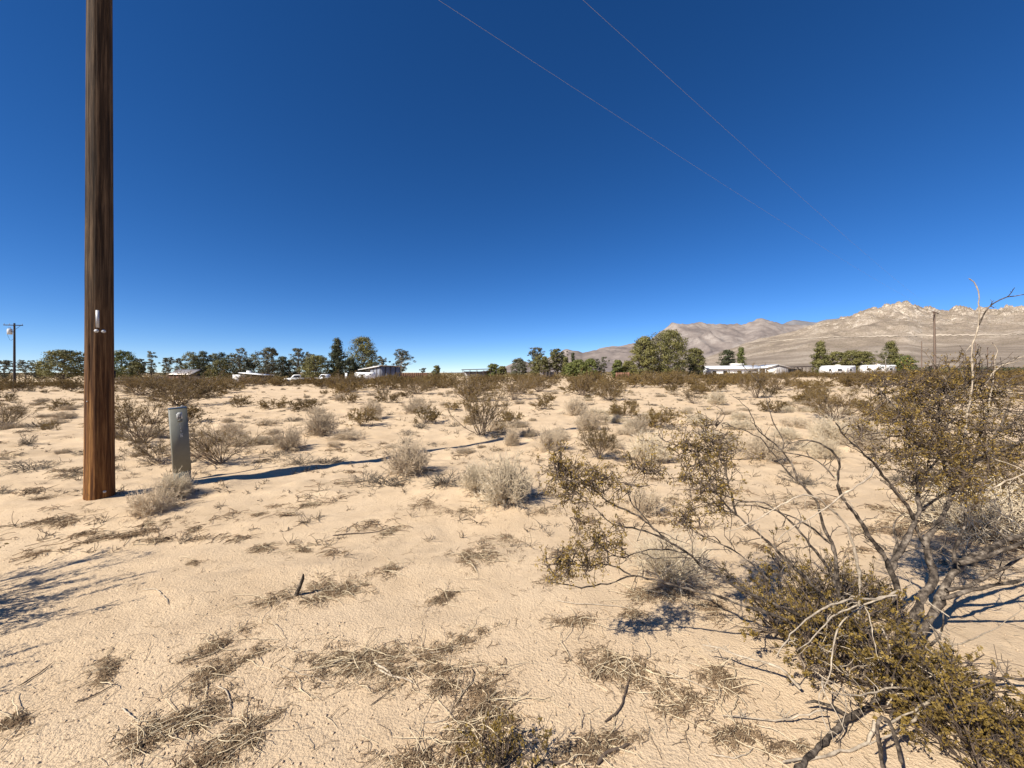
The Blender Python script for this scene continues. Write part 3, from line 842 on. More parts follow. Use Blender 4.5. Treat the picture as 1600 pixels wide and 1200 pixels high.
# ------------------------------------------------------------------ poles on the flat
def far_pole(u, vtop, y, label, mat, arm=None, tr=False, r=0.14, group=None, lean=0.0):
    x = (u - U0) / F * y; z = gz1(x, y); top = EYE - (vtop - V0) / F * y; h = top - z
    root = thing('utility_pole', label, 'pole', (x, y, z - 0.1), 0, group)
    g = Geo(); zz = np.linspace(0, h + 0.1, 8)
    g.tubes(np.stack([lean * zz, 0 * zz, zz], -1), np.linspace(r, r * 0.68, 8), 10)
    g.tubes(np.stack([[lean * (h + .1), 0, h + .1], [lean * (h + .1), 0, h + .12]]), np.array([r * .68, .001]), 10)
    obj('shaft', g, mat, root, True)
    if arm:
        hw, rz, drop = arm
        g = Geo(); g.box((lean * h, -r * 0.9, h - drop), (2 * hw, 0.1, 0.13), rz)
        a = obj('crossarm', g, mat, root)
        for k in (-0.93, -0.4, 0.93):
            c = np.array([lean * h + k * hw * math.cos(rz), -r * 0.9 + k * hw * math.sin(rz), h - drop + 0.06])
            g = Geo(); g.tubes(np.stack([c, c + [0, 0, .08], c + [0, 0, .12], c + [0, 0, .2]]), np.array([.02, .02, .06, .03]), 8)
            obj('insulator', g, M['porcelain'], a, True)
    if tr:
        zt = h - 1.35
        g = Geo(); c = np.array([-0.62, -0.12, zt - 0.45])
        g.tubes(np.stack([c, c + [0, 0, .02], c + [0, 0, .85], c + [0, 0, .95], c + [0, 0, .98]]), np.array([.02, .30, .30, .22, .02]), 16)
        t = obj('transformer', g, M['canister'], root, True)
        for k in (-0.12, 0.12):
            g = Geo(); d = c + [k, 0, .95]; g.tubes(np.stack([d, d + [0, 0, .25]]), np.array([.05, .03]), 8); obj('bushing', g, M['porcelain'], t)
        g = Geo(); g.box((-0.25, -0.1, zt), (0.5, 0.08, 0.1)); obj('bracket', g, M['blackmetal'], root)
        a = np.linspace(0, 1, 9)
        g = Geo(); g.tubes(np.stack([-1.0 + a * 0.95, -0.15 + 0 * a, zt - 0.3 - 1.5 * np.sin(a * 2.0) * (1 - 0.35 * a)], -1), np.full(9, .02), 4); obj('service_cable', g, M['blackmetal'], root)
        g = Geo(); g.tubes(np.stack([[hw, -.1, h - drop], [0, -.1, h - drop - .9]]), np.array([.03, .03]), 4); obj('brace', g, M['darkpole'], root)
    return np.array([x, y, z + h])
far_pole(22.5, 505, 64, 'dark pole carrying a grey transformer beside the far left trees', M['darkpole'], (1.25, 0.25, 0.25), True, 0.17)
PT = far_pole(1461, 485.5, 66, 'tall brown pole with a slanted crossarm before the mountain', M['oldpole'], (2.0, 0.55, 0.25), r=0.19, lean=-0.012)
far_pole(1440, 533, 118, 'slim pole without crossarm left of the tall crossarm pole', M['oldpole'], r=0.15)
far_pole(1524, 535, 120, 'slim pole behind the white dead limb', M['oldpole'], r=0.15)
far_pole(1543, 541, 135, 'short distant pole right of the white dead limb', M['oldpole'], (0.8, 0.5, 0.3), r=0.15)
far_pole(1552, 549, 165, 'farthest small pole on the slope', M['oldpole'], r=0.15)
tgt = [PT + np.array([-0.9, -0.6, -0.1]), PT + np.array([0.9, 0.5, 0.0])]
for k, (a, b, lb) in enumerate(zip(WEND, tgt, ('overhead wire on the house side of the crossarm', 'overhead wire on the road side of the crossarm'))):
    t = np.linspace(0, 1, 60)[:, None]
    P = a + (b - a) * t; P[:, 2] -= 4 * 0.55 * (t * (1 - t))[:, 0]
    g = Geo(); g.tubes(P, np.full(60, 0.0032), 5)
    tag(obj('overhead_wire', g, M['wire']), ['overhead wire that crosses the sky lower and farther left', 'overhead wire that crosses the sky higher and farther right'][k], 'wire')

# ------------------------------------------------------------------ utility pedestal
def pedestal():
    x, y, z = g1(286, 750)
    rz = math.atan2(-y, -x) + math.pi / 2
    root = thing('utility_pedestal', 'grey-green metal utility pedestal with sticker, leaning beside the wooden pole', 'pedestal', (x, y, z - 0.06))
    root.rotation_euler = (0, math.radians(-3.2), rz + 0.10)
    w, d, h = 0.198, 0.16, 1.115
    def bev(g, x0, x1, y0, y1, z0, z1, b):
        o = [(x0 + b, y0), (x1 - b, y0), (x1, y0 + b), (x1, y1 - b), (x1 - b, y1), (x0 + b, y1), (x0, y1 - b), (x0, y0 + b)]
        V = [(a, c, z0) for a, c in o] + [(a, c, z1) for a, c in o]
        g.add(V, [[i, (i + 1) % 8, 8 + (i + 1) % 8, 8 + i] for i in range(8)], [[0, i + 1, i] for i in range(1, 7)] + [[8, 8 + i, 9 + i] for i in range(1, 7)])
    g = Geo(); bev(g, -w / 2, w / 2, -d / 2, d / 2, 0.20, h, 0.005); obj('housing', g, M['pedestal'], root)
    g = Geo(); bev(g, -w / 2 + 0.006, w / 2 - 0.006, -d / 2 + 0.006, d / 2 - 0.006, -0.1, 0.198, 0.005); obj('base', g, M['pedestal'], root)
    g = Geo(); bev(g, -w / 2 - 0.002, w / 2 + 0.002, -d / 2 - 0.002, d / 2 + 0.002, h + 0.001, h + 0.014, 0.006); cap = obj('cap', g, M['capmetal'], root)
    g = Geo(); a = np.linspace(0, math.pi, 7); g.tubes(np.stack([0.055 + 0.015 * np.cos(a), 0 * a, h + 0.012 + 0.03 * np.sin(a)], -1), np.full(7, .004), 6); obj('lock_hasp', g, M['galv'], cap)
    yf = -d / 2
    g = Geo(); g.box((0.008, yf - 0.001, h - 0.10), (0.064, 0.002, 0.095)); st = obj('sticker', g, M['label'], root)
    for zz, ww in ((h - 0.072, .046), (h - 0.085, .052), (h - 0.099, .046)):
        g = Geo(); g.box((0.008, yf - 0.003, zz), (ww, 0.002, 0.006)); obj('printed_line', g, M['ink'], st)
    # dark hourglass-like mark at the sticker's foot
    g = Geo()
    for dx in (-0.012, 0.012): g.box((0.008 + dx, yf - 0.003, h - 0.125), (0.007, 0.002, 0.034))
    g.box((0.008, yf - 0.003, h - 0.125), (0.018, 0.002, 0.008)); g.box((0.008, yf - 0.003, h - 0.140), (0.03, 0.002, 0.006))
    obj('printed_mark', g, M['ink'], st)
    g = Geo(); g.box((0.010, yf - 0.001, h - 0.172), (0.056, 0.002, 0.04)); obj('faded_patch', g, M['pedestal'], root)
    # worn vertical row of stencilled characters
    g = Geo(); yy = yf - 0.0015; z0 = h - 0.215
    def bar(cx, cz, sx, sz): g.box((cx, yy, cz), (sx, 0.002, sz))
    bar(0.010, z0, 0.020, 0.007); bar(0.004, z0 - 0.012, 0.007, 0.02); bar(0.012, z0 - 0.022, 0.012, 0.006)
    bar(0.012, z0 - 0.055, 0.006, 0.04); bar(0.016, z0 - 0.048, 0.006, 0.018)
    bar(0.014, z0 - 0.095, 0.014, 0.007); bar(0.016, z0 - 0.112, 0.007, 0.026); bar(0.010, z0 - 0.104, 0.006, 0.018)
    bar(0.016, z0 - 0.150, 0.034, 0.008); bar(0.006, z0 - 0.172, 0.008, 0.036); bar(0.024, z0 - 0.178, 0.009, 0.03); bar(0.016, z0 - 0.193, 0.030, 0.007); bar(0.015, z0 - 0.170, 0.010, 0.02)
    obj('stencilled_characters', g, M['digits'], root)
pedestal()

# ------------------------------------------------------------------ trees
def canopy(kind, w, h, seed, leafm, trunkm, root, base=0.12, dens=1.0, leaf=0.30):
    """crown of leaf clumps on limbs; w, h in metres"""
    rng = np.random.default_rng(seed)
    n = int({'cone': 190, 'euc': 85, 'umbrella': 190}.get(kind, 175) * dens)
    t = rng.random(n)
    ph = rng.random(n) * 2 * math.pi
    if kind == 'cone':
        zc = base + (1 - base) * t ** 1.15; prof = (1 - t ** 1.15) ** 0.75 * (0.72 + 0.28 * np.sin(zc * 34)) + 0.05
    elif kind == 'umbrella':
        zc = 0.22 + 0.76 * t; prof = np.sqrt(np.clip(1 - ((zc - 0.42) / 0.58) ** 2, 0.02, 1)); 
    elif kind == 'euc':
        zc = base + 0.15 + (0.85 - base) * t; prof = np.sqrt(np.clip(1 - ((zc - 0.62) / 0.46) ** 2, 0.03, 1)) * rng.uniform(0.4, 1.15, n)
    else:
        zc = base + (1 - base) * t; prof = np.sqrt(np.clip(1 - ((zc - 0.42) / 0.60) ** 2, 0.02, 1))
    rr = prof * (0.35 + 0.65 * np.sqrt(rng.random(n))) * rng.uniform(0.8, 1.12, n)
    lob = 1 + 0.22 * np.sin(ph * 3 + seed) + 0.12 * np.sin(ph * 5 + 2 * seed)
    C = np.stack([np.cos(ph) * rr * w / 2 * lob, np.sin(ph) * rr * w / 2 * lob, zc * h], -1)
    cs = {'cone': 0.115, 'euc': 0.085, 'umbrella': 0.10}.get(kind, 0.125) * (w + h) / 2
    nl = int({'cone': 34, 'euc': 36, 'umbrella': 40}.get(kind, 38))
    g = Geo()
    rad = cs * rng.uniform(0.55, 1.15, n)
    off = norm(rng.normal(0, 1, (n, nl, 3))) * (rng.random((n, nl, 1)) ** 0.4) * np.array([1.1, 1.1, 0.62])
    LC = C[:, None, :] + off * rad[:, None, None]
    axis = np.zeros((n, nl, 3)); axis[..., 2] = C[:, None, 2] * 0.9
    Nn = norm(off * 1.2 + 0.5 * norm(LC - axis) + rng.normal(0, 0.45, (n, nl, 3)))
    LC = LC.reshape(-1, 3); Nn = Nn.reshape(-1, 3)
    D = np.cross(Nn, rng.normal(0, 1, LC.shape))
    sz = leaf * rng.uniform(0.6, 1.3, len(LC))
    g.leaves(LC, sz, sz * 0.7, D, Nn)
    obj('crown', g, leafm, root)
    g = Geo()
    th = h * {'cone': 0.93, 'euc': 0.72, 'umbrella': 0.6}.get(kind, 0.78)
    zz = np.linspace(0, th, 9)
    wob = np.cumsum(rng.normal(0, 0.015 * h, (9, 2)), 0) * (0.3 if kind == 'cone' else 1); wob[0] = 0
    TP = np.stack([wob[:, 0], wob[:, 1], zz], -1)
    r0 = 0.018 * h + 0.05
    g.tubes(TP, np.linspace(r0, r0 * 0.22, 9), 8)
    m = int(n * (0.55 if kind == 'euc' else 0.4))
    sel = rng.choice(n, m, replace=False)
    zs = np.clip(C[sel, 2] - h * rng.uniform(0.08, 0.28, m), 0.12 * h, th)
    S = np.stack([np.interp(zs, zz, TP[:, 0]), np.interp(zs, zz, TP[:, 1]), zs], -1)
    a = np.linspace(0, 1, 5)[None, :, None]
    LP = S[:, None, :] * (1 - a) + C[sel][:, None, :] * a
    LP[:, 1:4] += rng.normal(0, 0.014 * h, (m, 3, 3)); 
    g.tubes(LP, radii(m, 5, r0 * 0.32, r0 * 0.08), 4)
    obj('trunk', g, trunkm, root)
TSEED = [0]
def tree(u, vtop, wpx, kind, y, label, leafm='pine', trunkm='trunk', base=0.12, dens=1.0, group=None, leaf=0.30, name='tree'):
    TSEED[0] += 1
    x = (u - U0) / F * y; z = gz1(x, y); h = EYE - (vtop - V0) / F * y - z; w = wpx / F * y
    root = thing(name, label, 'tree', (x, y, z - 0.1), 0, group)
    canopy(kind, w, h, 500 + TSEED[0], M[leafm], M[trunkm], root, base, dens, leaf)
    return root
GL, GC = 'far trees of the left grove', 'airy grey-green trees around the sheds'
tree(100, 547, 66, 'umbrella', 105, 'spreading flat-topped pine left of the tall wooden pole', 'pine', leaf=0.32, dens=1.3)
airy = ['thin airy grey tree left of the pole with the transformer', 'airy grey tree right behind the pole with the transformer', 'tiny airy tree between the transformer pole and the flat-topped pine',
        'airy grey tree half hidden behind the tall wooden pole', 'small airy tree right of the low dark tree', 'tallest thinnest airy tree between the green bushy tree and the tin shed',
        'airy grey tree left behind the tin shed', 'airy grey tree at the left end of the dark grove']
for ai, (u, vt, w) in enumerate(((8, 562, 26), (40, 563, 34), (58, 568, 16), (148, 562, 36), (217, 561, 22), (236, 549, 14), (262, 558, 22), (281, 560, 22))):
    tree(u, vt, w, 'euc', 128 + (u % 7) * 3, airy[ai], 'euc', 'trunk', 0.1, 0.7, 'airy grey trees on the far left skyline', 0.34)
tree(192, 549, 38, 'round', 112, 'green bushy tree just right of the tall wooden pole', 'green', dens=1.0)
tree(212, 566, 24, 'round', 110, 'low dark tree beside the green bushy one', 'pine', dens=0.7)
dk = 'dark pine in the packed grove, %s counted from the tin-roofed shed'
DK = []; GP = [300, 317, 333, 346, 361, 396, 440, 455, 310, 345, 385, 428]
for u, vt, w in ((300, 551, 30), (317, 550, 26), (333, 553, 26), (346, 552, 24), (361, 555, 28), (396, 554, 26), (440, 557, 26), (455, 562, 24), (310, 562, 36), (345, 563, 40), (385, 563, 40), (428, 563, 36)):
    DK.append(0); tree(u, vt, w, 'round', 122 + (u % 5) * 3, dk % ['nearest', 'second', 'third', 'fourth', 'fifth', 'sixth', 'seventh', 'eighth', 'ninth', 'tenth', 'eleventh', 'twelfth'][sorted(GP).index(u)], 'darkpine' if u % 3 else 'pine', 'trunk', 0.08, 0.62, GL, 0.28)
tree(376, 544, 28, 'euc', 120, 'airy tree topping the grove left of the round-crowned one', 'euc', dens=0.9, leaf=0.3)
tree(420, 543, 36, 'euc', 116, 'round-crowned grey tree standing above the grove', 'euc', dens=1.5, leaf=0.32)
tree(468, 544, 28, 'euc', 118, 'straggly grey tree at the right end of the grove', 'euc', dens=0.9, leaf=0.3)
tree(484, 552, 26, 'euc', 120, 'pale leafy tree behind the low spreading pine', 'euc', dens=0.9, leaf=0.32)
tree(494, 556, 48, 'round', 98, 'low spreading pine left of the pointed conifer', 'pine', base=0.02, dens=1.3, leaf=0.28)
tree(527, 529, 40, 'cone', 102, 'dark pointed conifer left of the barn', 'darkpine', base=0.06, dens=1.5, leaf=0.30)
tree(548, 560, 22, 'round', 108, 'small dark pine squeezed between the pointed conifer and the round pine', 'darkpine', dens=0.7)
tree(567, 528, 46, 'round', 112, 'big rounded pine behind the barn', 'pine', base=0.16, dens=1.7, leaf=0.30)
tree(596, 556, 22, 'euc', 122, 'faint grey tree right behind the barn roof', 'euc', dens=0.8)
tree(626, 546, 38, 'euc', 118, 'grey-green gum tree right of the barn', 'euc', 'paletrunk', dens=1.3, leaf=0.28)
tree(682, 571, 12, 'round', 112, 'small round dark bushy conifer alone beyond the brown fence', 'pine', base=0.02, dens=0.6, leaf=0.26)
tree(661, 575, 16, 'euc', 140, 'faint small tree left of the small round conifer', 'euc', dens=0.5)
for u, vt, w, k, m in ((770, 568, 20, 'round', 'green'), (785, 572, 14, 'round', 'pine')):
    tree(u, vt, w, k, 125, 'low green tree at the left foot of the small hill' if u == 770 else 'small dark tree next to the low green tree', m, dens=0.7)
tree(811, 560, 26, 'round', 122, 'bushy olive tree before the small hill', 'euc', dens=0.9)
tree(838, 543, 26, 'euc', 122, 'tall pale poplar-like tree left in the middle clump', 'euc', dens=1.3, leaf=0.3)
tree(846, 556, 34, 'round', 118, 'dark leafy tree under the pale poplar-like tree', 'pine', dens=1.0)
tree(869, 545, 26, 'euc', 120, 'dark slender tree in the middle clump', 'pine', dens=1.5, leaf=0.3)
tree(880, 548, 16, 'euc', 124, 'thin grey tree right of the slender dark one', 'euc', dens=0.8)
tree(884, 558, 20, 'cone', 118, 'short dark conifer in the middle clump', 'pine', dens=0.8)
tree(895, 550, 6, 'cone', 122, 'very narrow dark column of a tree', 'darkpine', base=0.4, dens=0.35, leaf=0.25, name='columnar_tree')
for u, vt, w, m in ((905, 562, 28, 'green'), (922, 561, 26, 'green'), (893, 566, 22, 'green')):
    tree(u, vt, w, 'round', 112, 'light green low tree in front of the hill foot', m, dens=0.8, group='light green low trees')
tree(940, 556, 22, 'euc', 114, 'half-bare grey tree right of the light green low trees', 'euc', 'paletrunk', dens=0.7)
tree(965, 563, 18, 'round', 100, 'green hedge tree above the red boards', 'green', base=0.02, dens=0.8)
tree(982, 564, 24, 'round', 101, 'wider green hedge tree left of the two big pines', 'pine', base=0.02, dens=0.9)
tree(1006, 527, 36, 'round', 92, 'narrower big pine on the left of the pair', 'pine', base=0.05, dens=1.5, leaf=0.28)
tree(1043, 517, 66, 'round', 94, 'largest broad pine on the right of the pair', 'pine', base=0.06, dens=2.2, leaf=0.30)
tree(1086, 544, 30, 'round', 100, 'medium pine right of the broad pine', 'pine', base=0.05, dens=1.1)
tree(1137, 547, 22, 'round', 116, 'dark round tree behind the white house', 'darkpine', dens=0.9)
tree(1158, 543, 20, 'cone', 118, 'pointed bright green tree behind the white house', 'green', dens=0.8)
tree(1282, 534, 36, 'cone', 104, 'tall yellow-green pine behind the white travel trailer', 'pine', base=0.03, dens=1.5)
for u, vt, w in ((1307, 550, 34), (1330, 548, 32), (1350, 549, 28)):
    tree(u, vt, w, 'round', 108, 'low yellow-green pine in the row behind the trailers', 'pine', base=0.03, dens=0.9, group='row of low pines behind the trailers')
tree(1392, 534, 40, 'cone', 106, 'leaning yellow-green pine behind the bare pale tree', 'pine', base=0.03, dens=1.5)
tree(1412, 556, 30, 'round', 104, 'low feathery green tree right of the leaning pine', 'green', base=0.02, dens=0.9)
tree(1384, 541, 30, 'euc', 84, 'bare pale-stemmed tree in front of the leaning pine', 'euc', 'paletrunk', base=0.1, dens=0.35, leaf=0.16)

def orchard():
    rng = np.random.default_rng(90)
    g = Geo()
    for k in range(170):
        y = rng.uniform(170, 215); u = rng.uniform(1415, 1720); x = (u - U0) / F * y; z = gz1(x, y)
        n = 60; o = norm(rng.normal(0, 1, (n, 3)))
        C = np.array([x, y, z + 1.6]) + o * np.array([2.3, 1.6, 1.7]) * rng.uniform(0.6, 1.0, (n, 1))
        s = rng.uniform(0.5, 0.9, n); g.leaves(C, s, s * 0.8, np.cross(o, rng.normal(0, 1, (n, 3))), o)
    stuff(obj('far_orchard', g, M['hedge']), 'far dark green band of trees along the foot of the slope', 'trees')
    g = Geo()
    for k in range(2600):
        y = 96 + 320 * rng.random() ** 1.3 if k < 1500 else rng.uniform(400, 1500); u = rng.uniform(-80, 1080); x = (u - U0) / F * y; z = gz1(x, y)
        n = 30; o = norm(rng.normal(0, 1, (n, 3)))
        C = np.array([x, y, z + 0.7]) + o * np.array([1.9 + y / 160, 1.6, 0.75 + min(y, 600) / 500]) * rng.uniform(0.6, 1.0, (n, 1))
        s = rng.uniform(0.25, 0.5, n) * (0.7 + y / 300); g.leaves(C, s, s * 0.8, np.cross(o, rng.normal(0, 1, (n, 3))), o)
    stuff(obj('far_scrub', g, M['scrub']), 'thin dark line of far scrub along the flat horizon', 'scrub')
orchard()

# ------------------------------------------------------------------ buildings, trailers, cars, fences
def place(u, y):
    x = (u - U0) / F * y
    return x, y, gz1(x, y)
def corrugated(g, x0, x1, y0, y1, za, zb, pitch=0.45, amp=0.05):
    """ribbed sheet from (y0, za) to (y1, zb)"""
    n = max(2, int((x1 - x0) / (pitch / 2)))
    xs = np.linspace(x0, x1, n + 1); dz = amp * (np.arange(n + 1) % 2)
    V = [(x, y0, za + d) for x, d in zip(xs, dz)] + [(x, y1, zb + d) for x, d in zip(xs, dz)]
    V += [(x, y0, za + d - .06) for x, d in zip(xs, dz)] + [(x, y1, zb + d - .06) for x, d in zip(xs, dz)]
    m = n + 1
    q = [[i, i + 1, m + i + 1, m + i] for i in range(n)] + [[2 * m + i + 1, 2 * m + i, 3 * m + i, 3 * m + i + 1] for i in range(n)]
    q += [[2 * m + i, 2 * m + i + 1, i + 1, i] for i in range(n)] + [[m + i, m + i + 1, 3 * m + i + 1, 3 * m + i] for i in range(n)]
    q += [[0, m, 3 * m, 2 * m], [n, 2 * m + n, 3 * m + n, m + n]]
    g.add(V, q)
def win(root, c, size, frame='white'):
    g = Geo(); g.box(c, size); w = obj('window', g, M['glass'], root)
    g = Geo(); sx, sy, sz = size; t = 0.06
    for dx, dz, ax, az in ((0, sz / 2, sx + t, t), (0, -sz / 2, sx + t, t), (-sx / 2, 0, t, sz - t), (sx / 2, 0, t, sz - t)):
        g.box((c[0] + dx, c[1] - 0.01, c[2] + dz), (ax, sy + 0.03, az))
    obj('frame', g, M[frame], w)

def barn():
    # corner nearest the viewer; panels run left and to the right-rear
    y = 97; x, y, z = place(594, y)
    root = thing('barn', 'blue-grey metal barn with a thin pale roof and an open left bay', 'barn', (x, y, z), math.radians(-38))
    L, W = 9.0, 6.0; hA, hB = 4.0, 3.1
    # local -x runs left, +y runs back
    for k in range(3):
        g = Geo(); g.box((-0.1 - 1.5 * (k + 0.5), 0.05, 1.85 - 0.12 * k), (1.44, 0.06, 3.7 - 0.2 * k)); obj('wall_panel', g, M['bluepanel'], root)
    for k in range(4):
        g = Geo(); g.box((-0.02, 1.5 * (k + 0.5), 1.9), (0.06, 1.44, 3.8)); obj('wall_panel', g, M['bluepanel'], root)
    for k in range(7):
        g = Geo(); g.box((-1.5 * k - 0.05, 0.0, (hA - 0.15 * k) / 2 - 0.1), (0.12, 0.14, hA - 0.15 * k - 0.1)); obj('post', g, M['darkwood'], root)
    for k in range(1, 5):
        g = Geo(); g.box((0.03, 1.5 * k, 1.9), (0.12, 0.10, 3.75)); obj('post', g, M['darkwood'], root)
    g = Geo(); g.box((-L / 2, W, 1.6), (L, 0.1, 3.1)); obj('rear_wall', g, M['darkwood'], root)
    g = Geo(); g.box((-L - 0.05, W / 2, 1.45), (0.1, W, 2.9)); obj('end_wall', g, M['darkwood'], root)
    g = Geo(); g.prism([(-L - 0.4, hB), (0.4, hA), (0.4, hA + 0.12), (-L - 0.4, hB + 0.12)], -0.5, W + 0.4)
    rf = obj('roof', g, M['tin'], root)
    g = Geo(); g.prism([(-L - 0.45, hB - 0.16), (0.45, hA - 0.16), (0.45, hA - 0.01), (-L - 0.45, hB - 0.01)], -0.56, -0.505); obj('fascia', g, M['whiteroof'], rf)
barn()

def wheel(root, c, r, wd, axis='y'):
    g = Geo(); a = np.array(c, float); d = np.array([0, 1.0, 0]) if axis == 'y' else np.array([1.0, 0, 0])
    g.tubes(np.stack([a - d * wd / 2, a - d * wd / 2.01, a + d * wd / 2.01, a + d * wd / 2]), np.array([r * 0.6, r, r, r * 0.6]), 18)
    w = obj('wheel', g, M['rubber'], root, False)
    g = Geo(); g.tubes(np.stack([a - d * wd / 1.9, a - d * wd / 1.95, a + d * wd / 1.95, a + d * wd / 1.9]), np.array([0.01, r * 0.62, r * 0.62, 0.01]), 14); obj('rim', g, M['chrome'], w)

def horse_trailer():
    x, y, z = place(571, 91)
    root = thing('horse_trailer', 'white box horse trailer with a dark slot window, parked before the barn', 'trailer', (x, y, z), math.radians(6))
    g = Geo(); g.prism([(-2.15, 0.45), (2.05, 0.45), (2.15, 0.6), (2.15, 1.75), (1.9, 2.12), (-2.0, 2.12), (-2.2, 1.95)], -0.95, 0.95); obj('body', g, M['white'], root)
    win(root, (-0.55, -0.96, 1.55), (1.45, 0.04, 0.24)); win(root, (1.35, -0.96, 1.62), (0.45, 0.04, 0.36))
    g = Geo(); g.box((0, -0.965, 0.95), (4.1, 0.02, 0.05)); obj('trim_strip', g, M['galv'], root)
    g = Geo(); g.tubes(np.array([[2.1, 0, .5], [2.8, 0, .5], [3.3, 0, .5]]), np.array([.06, .06, .06]), 6); obj('hitch', g, M['blackmetal'], root)
    for k in (-0.45, 0.4):
        for s in (-0.9, 0.9): wheel(root, (k, s, 0.34), 0.34, 0.2)
    for s in (-1.0, 1.0):
        g = Geo(); g.box((0, s, 0.75), (1.75, 0.22, 0.06)); obj('mudguard', g, M['white'], root)
horse_trailer()

def sign_board():
    x, y, z = place(541, 96)
    root = thing('white_board', 'narrow upright white board left of the horse trailer', 'board', (x, y, z))
    g = Geo(); g.box((0, 0, 1.35), (0.55, 0.08, 1.5)); obj('panel', g, M['white'], root)
    for k in (-0.2, 0.2):
        g = Geo(); g.box((k, 0.06, 0.85), (0.07, 0.05, 1.8)); obj('leg', g, M['postwood'], root)
sign_board()

def tin_shed():
    x, y, z = place(288, 86)
    root = thing('tin_shed', 'dark low shed under a patchy bright tin sheet roof', 'shed', (x, y, z), math.radians(4))
    g = Geo(); corrugated(g, -2.5, 2.4, -1.5, 1.6, 2.0, 3.15, 0.4, 0.06); obj('roof', g, M['tin'], root)
    for k in range(6):
        g = Geo(); g.box((-2.1 + 0.84 * k, -1.25, 0.95), (0.80, 0.06, 1.9)); obj('board', g, M['brownwood'], root)
    for k in (-2.35, 2.3):
        g = Geo(); g.box((k, 0, 1.1), (0.1, 2.6, 2.2)); obj('side_wall', g, M['darkwood'], root)
    for xx in (-4.4, 3.4):
        g = Geo(); g.box((xx, -1.2, 0.85), (1.7, 0.08, 1.5)); obj('side_pen_wall', g, M['darkwood'], root)
tin_shed()

def low_shed():
    x, y, z = place(393, 84)
    root = thing('low_shed', 'low shed with pale sloping roof, white end box and dark open front', 'shed', (x, y, z), math.radians(-6))
    g = Geo(); g.prism([(-1.7, 2.25), (3.9, 1.75), (3.9, 1.85), (-1.7, 2.36)], -1.6, 1.8); obj('roof', g, M['whiteroof'], root)
    g = Geo(); g.box((-2.5, -0.6, 0.95), (1.5, 1.6, 1.9)); b = obj('white_end_box', g, M['white'], root)
    g = Geo(); g.box((-2.5, -1.41, 0.9), (0.6, 0.03, 1.5)); obj('door', g, M['cream'], b)
    g = Geo(); g.box((1.1, 1.5, 0.9), (5.4, 0.08, 1.7)); obj('rear_wall', g, M['darkwood'], root)
    for k in range(5):
        g = Geo(); g.box((-1.4 + 1.28 * k, -1.3, 0.95), (0.1, 0.1, 1.9 - 0.1 * k)); obj('post', g, M['darkwood'], root)
    for k in range(3):
        g = Geo(); g.box((1.2, -1.24, 0.35 + 0.4 * k), (5.0, 0.05, 0.2)); obj('rail', g, M['brownwood'], root)
    g = Geo(); g.box((-0.6, 0, 2.55), (0.7, 0.6, 0.4)); obj('roof_box', g, M['white'], root)
low_shed()

def pickup(u, y, rz, label):
    x, y, z = place(u, y)
    root = thing('pickup_truck', label, 'truck', (x, y, z), rz)
    g = Geo(); g.prism([(-2.6, .5), (2.55, .5), (2.65, .7), (2.6, 1.02), (1.25, 1.1), (-2.65, 1.1)], -.88, .88); obj('body', g, M['carpaint'], root)
    g = Geo(); g.prism([(-0.75, 1.1), (1.25, 1.1), (0.65, 1.75), (0.45, 1.8), (-0.5, 1.8), (-0.68, 1.7)], -.8, .8); cab = obj('cab', g, M['carpaint'], root)
    for s in (-1, 1):
        g = Geo(); g.prism([(-0.55, 1.18), (0.98, 1.18), (0.56, 1.66), (-0.5, 1.66)], s * .80 - .012, s * .80 + .012); obj('side_window', g, M['glass'], cab)
    g = Geo(); g.add([(1.215, -.7, 1.15), (1.215, .7, 1.15), (0.70, .66, 1.71), (0.70, -.66, 1.71), (1.19, -.7, 1.13), (1.19, .7, 1.13), (0.66, .66, 1.69), (0.66, -.66, 1.69)],
                     [[0, 1, 2, 3], [7, 6, 5, 4], [0, 3, 7, 4], [1, 5, 6, 2]]); obj('windscreen', g, M['glass'], cab)
    for a in (-1.65, 1.7):
        for s in (-.82, .82): wheel(root, (a, s, .38), .38, .24)
    for s in (-.62, .62):
        g = Geo(); g.box((2.63, s, .86), (.05, .34, .18)); obj('headlight', g, M['chrome'], root)
        g = Geo(); g.box((-2.66, s * 1.25, .9), (.04, .14, .3)); obj('tail_light', g, M['lamp'], root)
    g = Geo(); g.box((2.68, 0, .55), (.1, 1.7, .18)); obj('bumper', g, M['chrome'], root)
pickup(464, 84, math.radians(-150), 'white pickup half hidden by bushes right of the low pale-roofed shed')
pickup(509, 90, math.radians(160), 'white pickup mostly hidden under the low spreading pine')

def fence(name, pts, label, mat, n, h, board=True, cat='fence'):
    (x0, y0), (x1, y1) = pts
    x, y = (x0 + x1) / 2, (y0 + y1) / 2
    root = thing(name, label, cat, (x, y, gz1(x, y)))
    for k in range(n):
        t = (k + 0.5) / n; px, py = x0 + (x1 - x0) * t, y0 + (y1 - y0) * t
        z = gz1(px, py) - gz1(x, y); L = math.hypot(x1 - x0, y1 - y0) / n
        g = Geo(); a = math.atan2(y1 - y0, x1 - x0)
        if board: g.box((px - x, py - y, z + h / 2), (L * 0.96, 0.04, h * (1 + 0.03 * ((k * 7) % 3 - 1))), a); obj('board', g, mat, root)
        else: g.box((px - x, py - y, z + h / 2 - 0.1), (0.12, 0.12, h * (1 + 0.1 * ((k * 7) % 3 - 1)))); obj('post', g, mat, root)
    return root
a0 = place(614, 108); a1 = place(668, 112)
fence('board_fence', (a0[:2], a1[:2]), 'long brown board fence right of the barn', M['brownwood'], 16, 1.9)
a0 = place(962, 92); a1 = place(984, 92)
fence('red_fence', (a0[:2], a1[:2]), 'short reddish board fence left of the two big pines', M['redwood'], 6, 1.6)
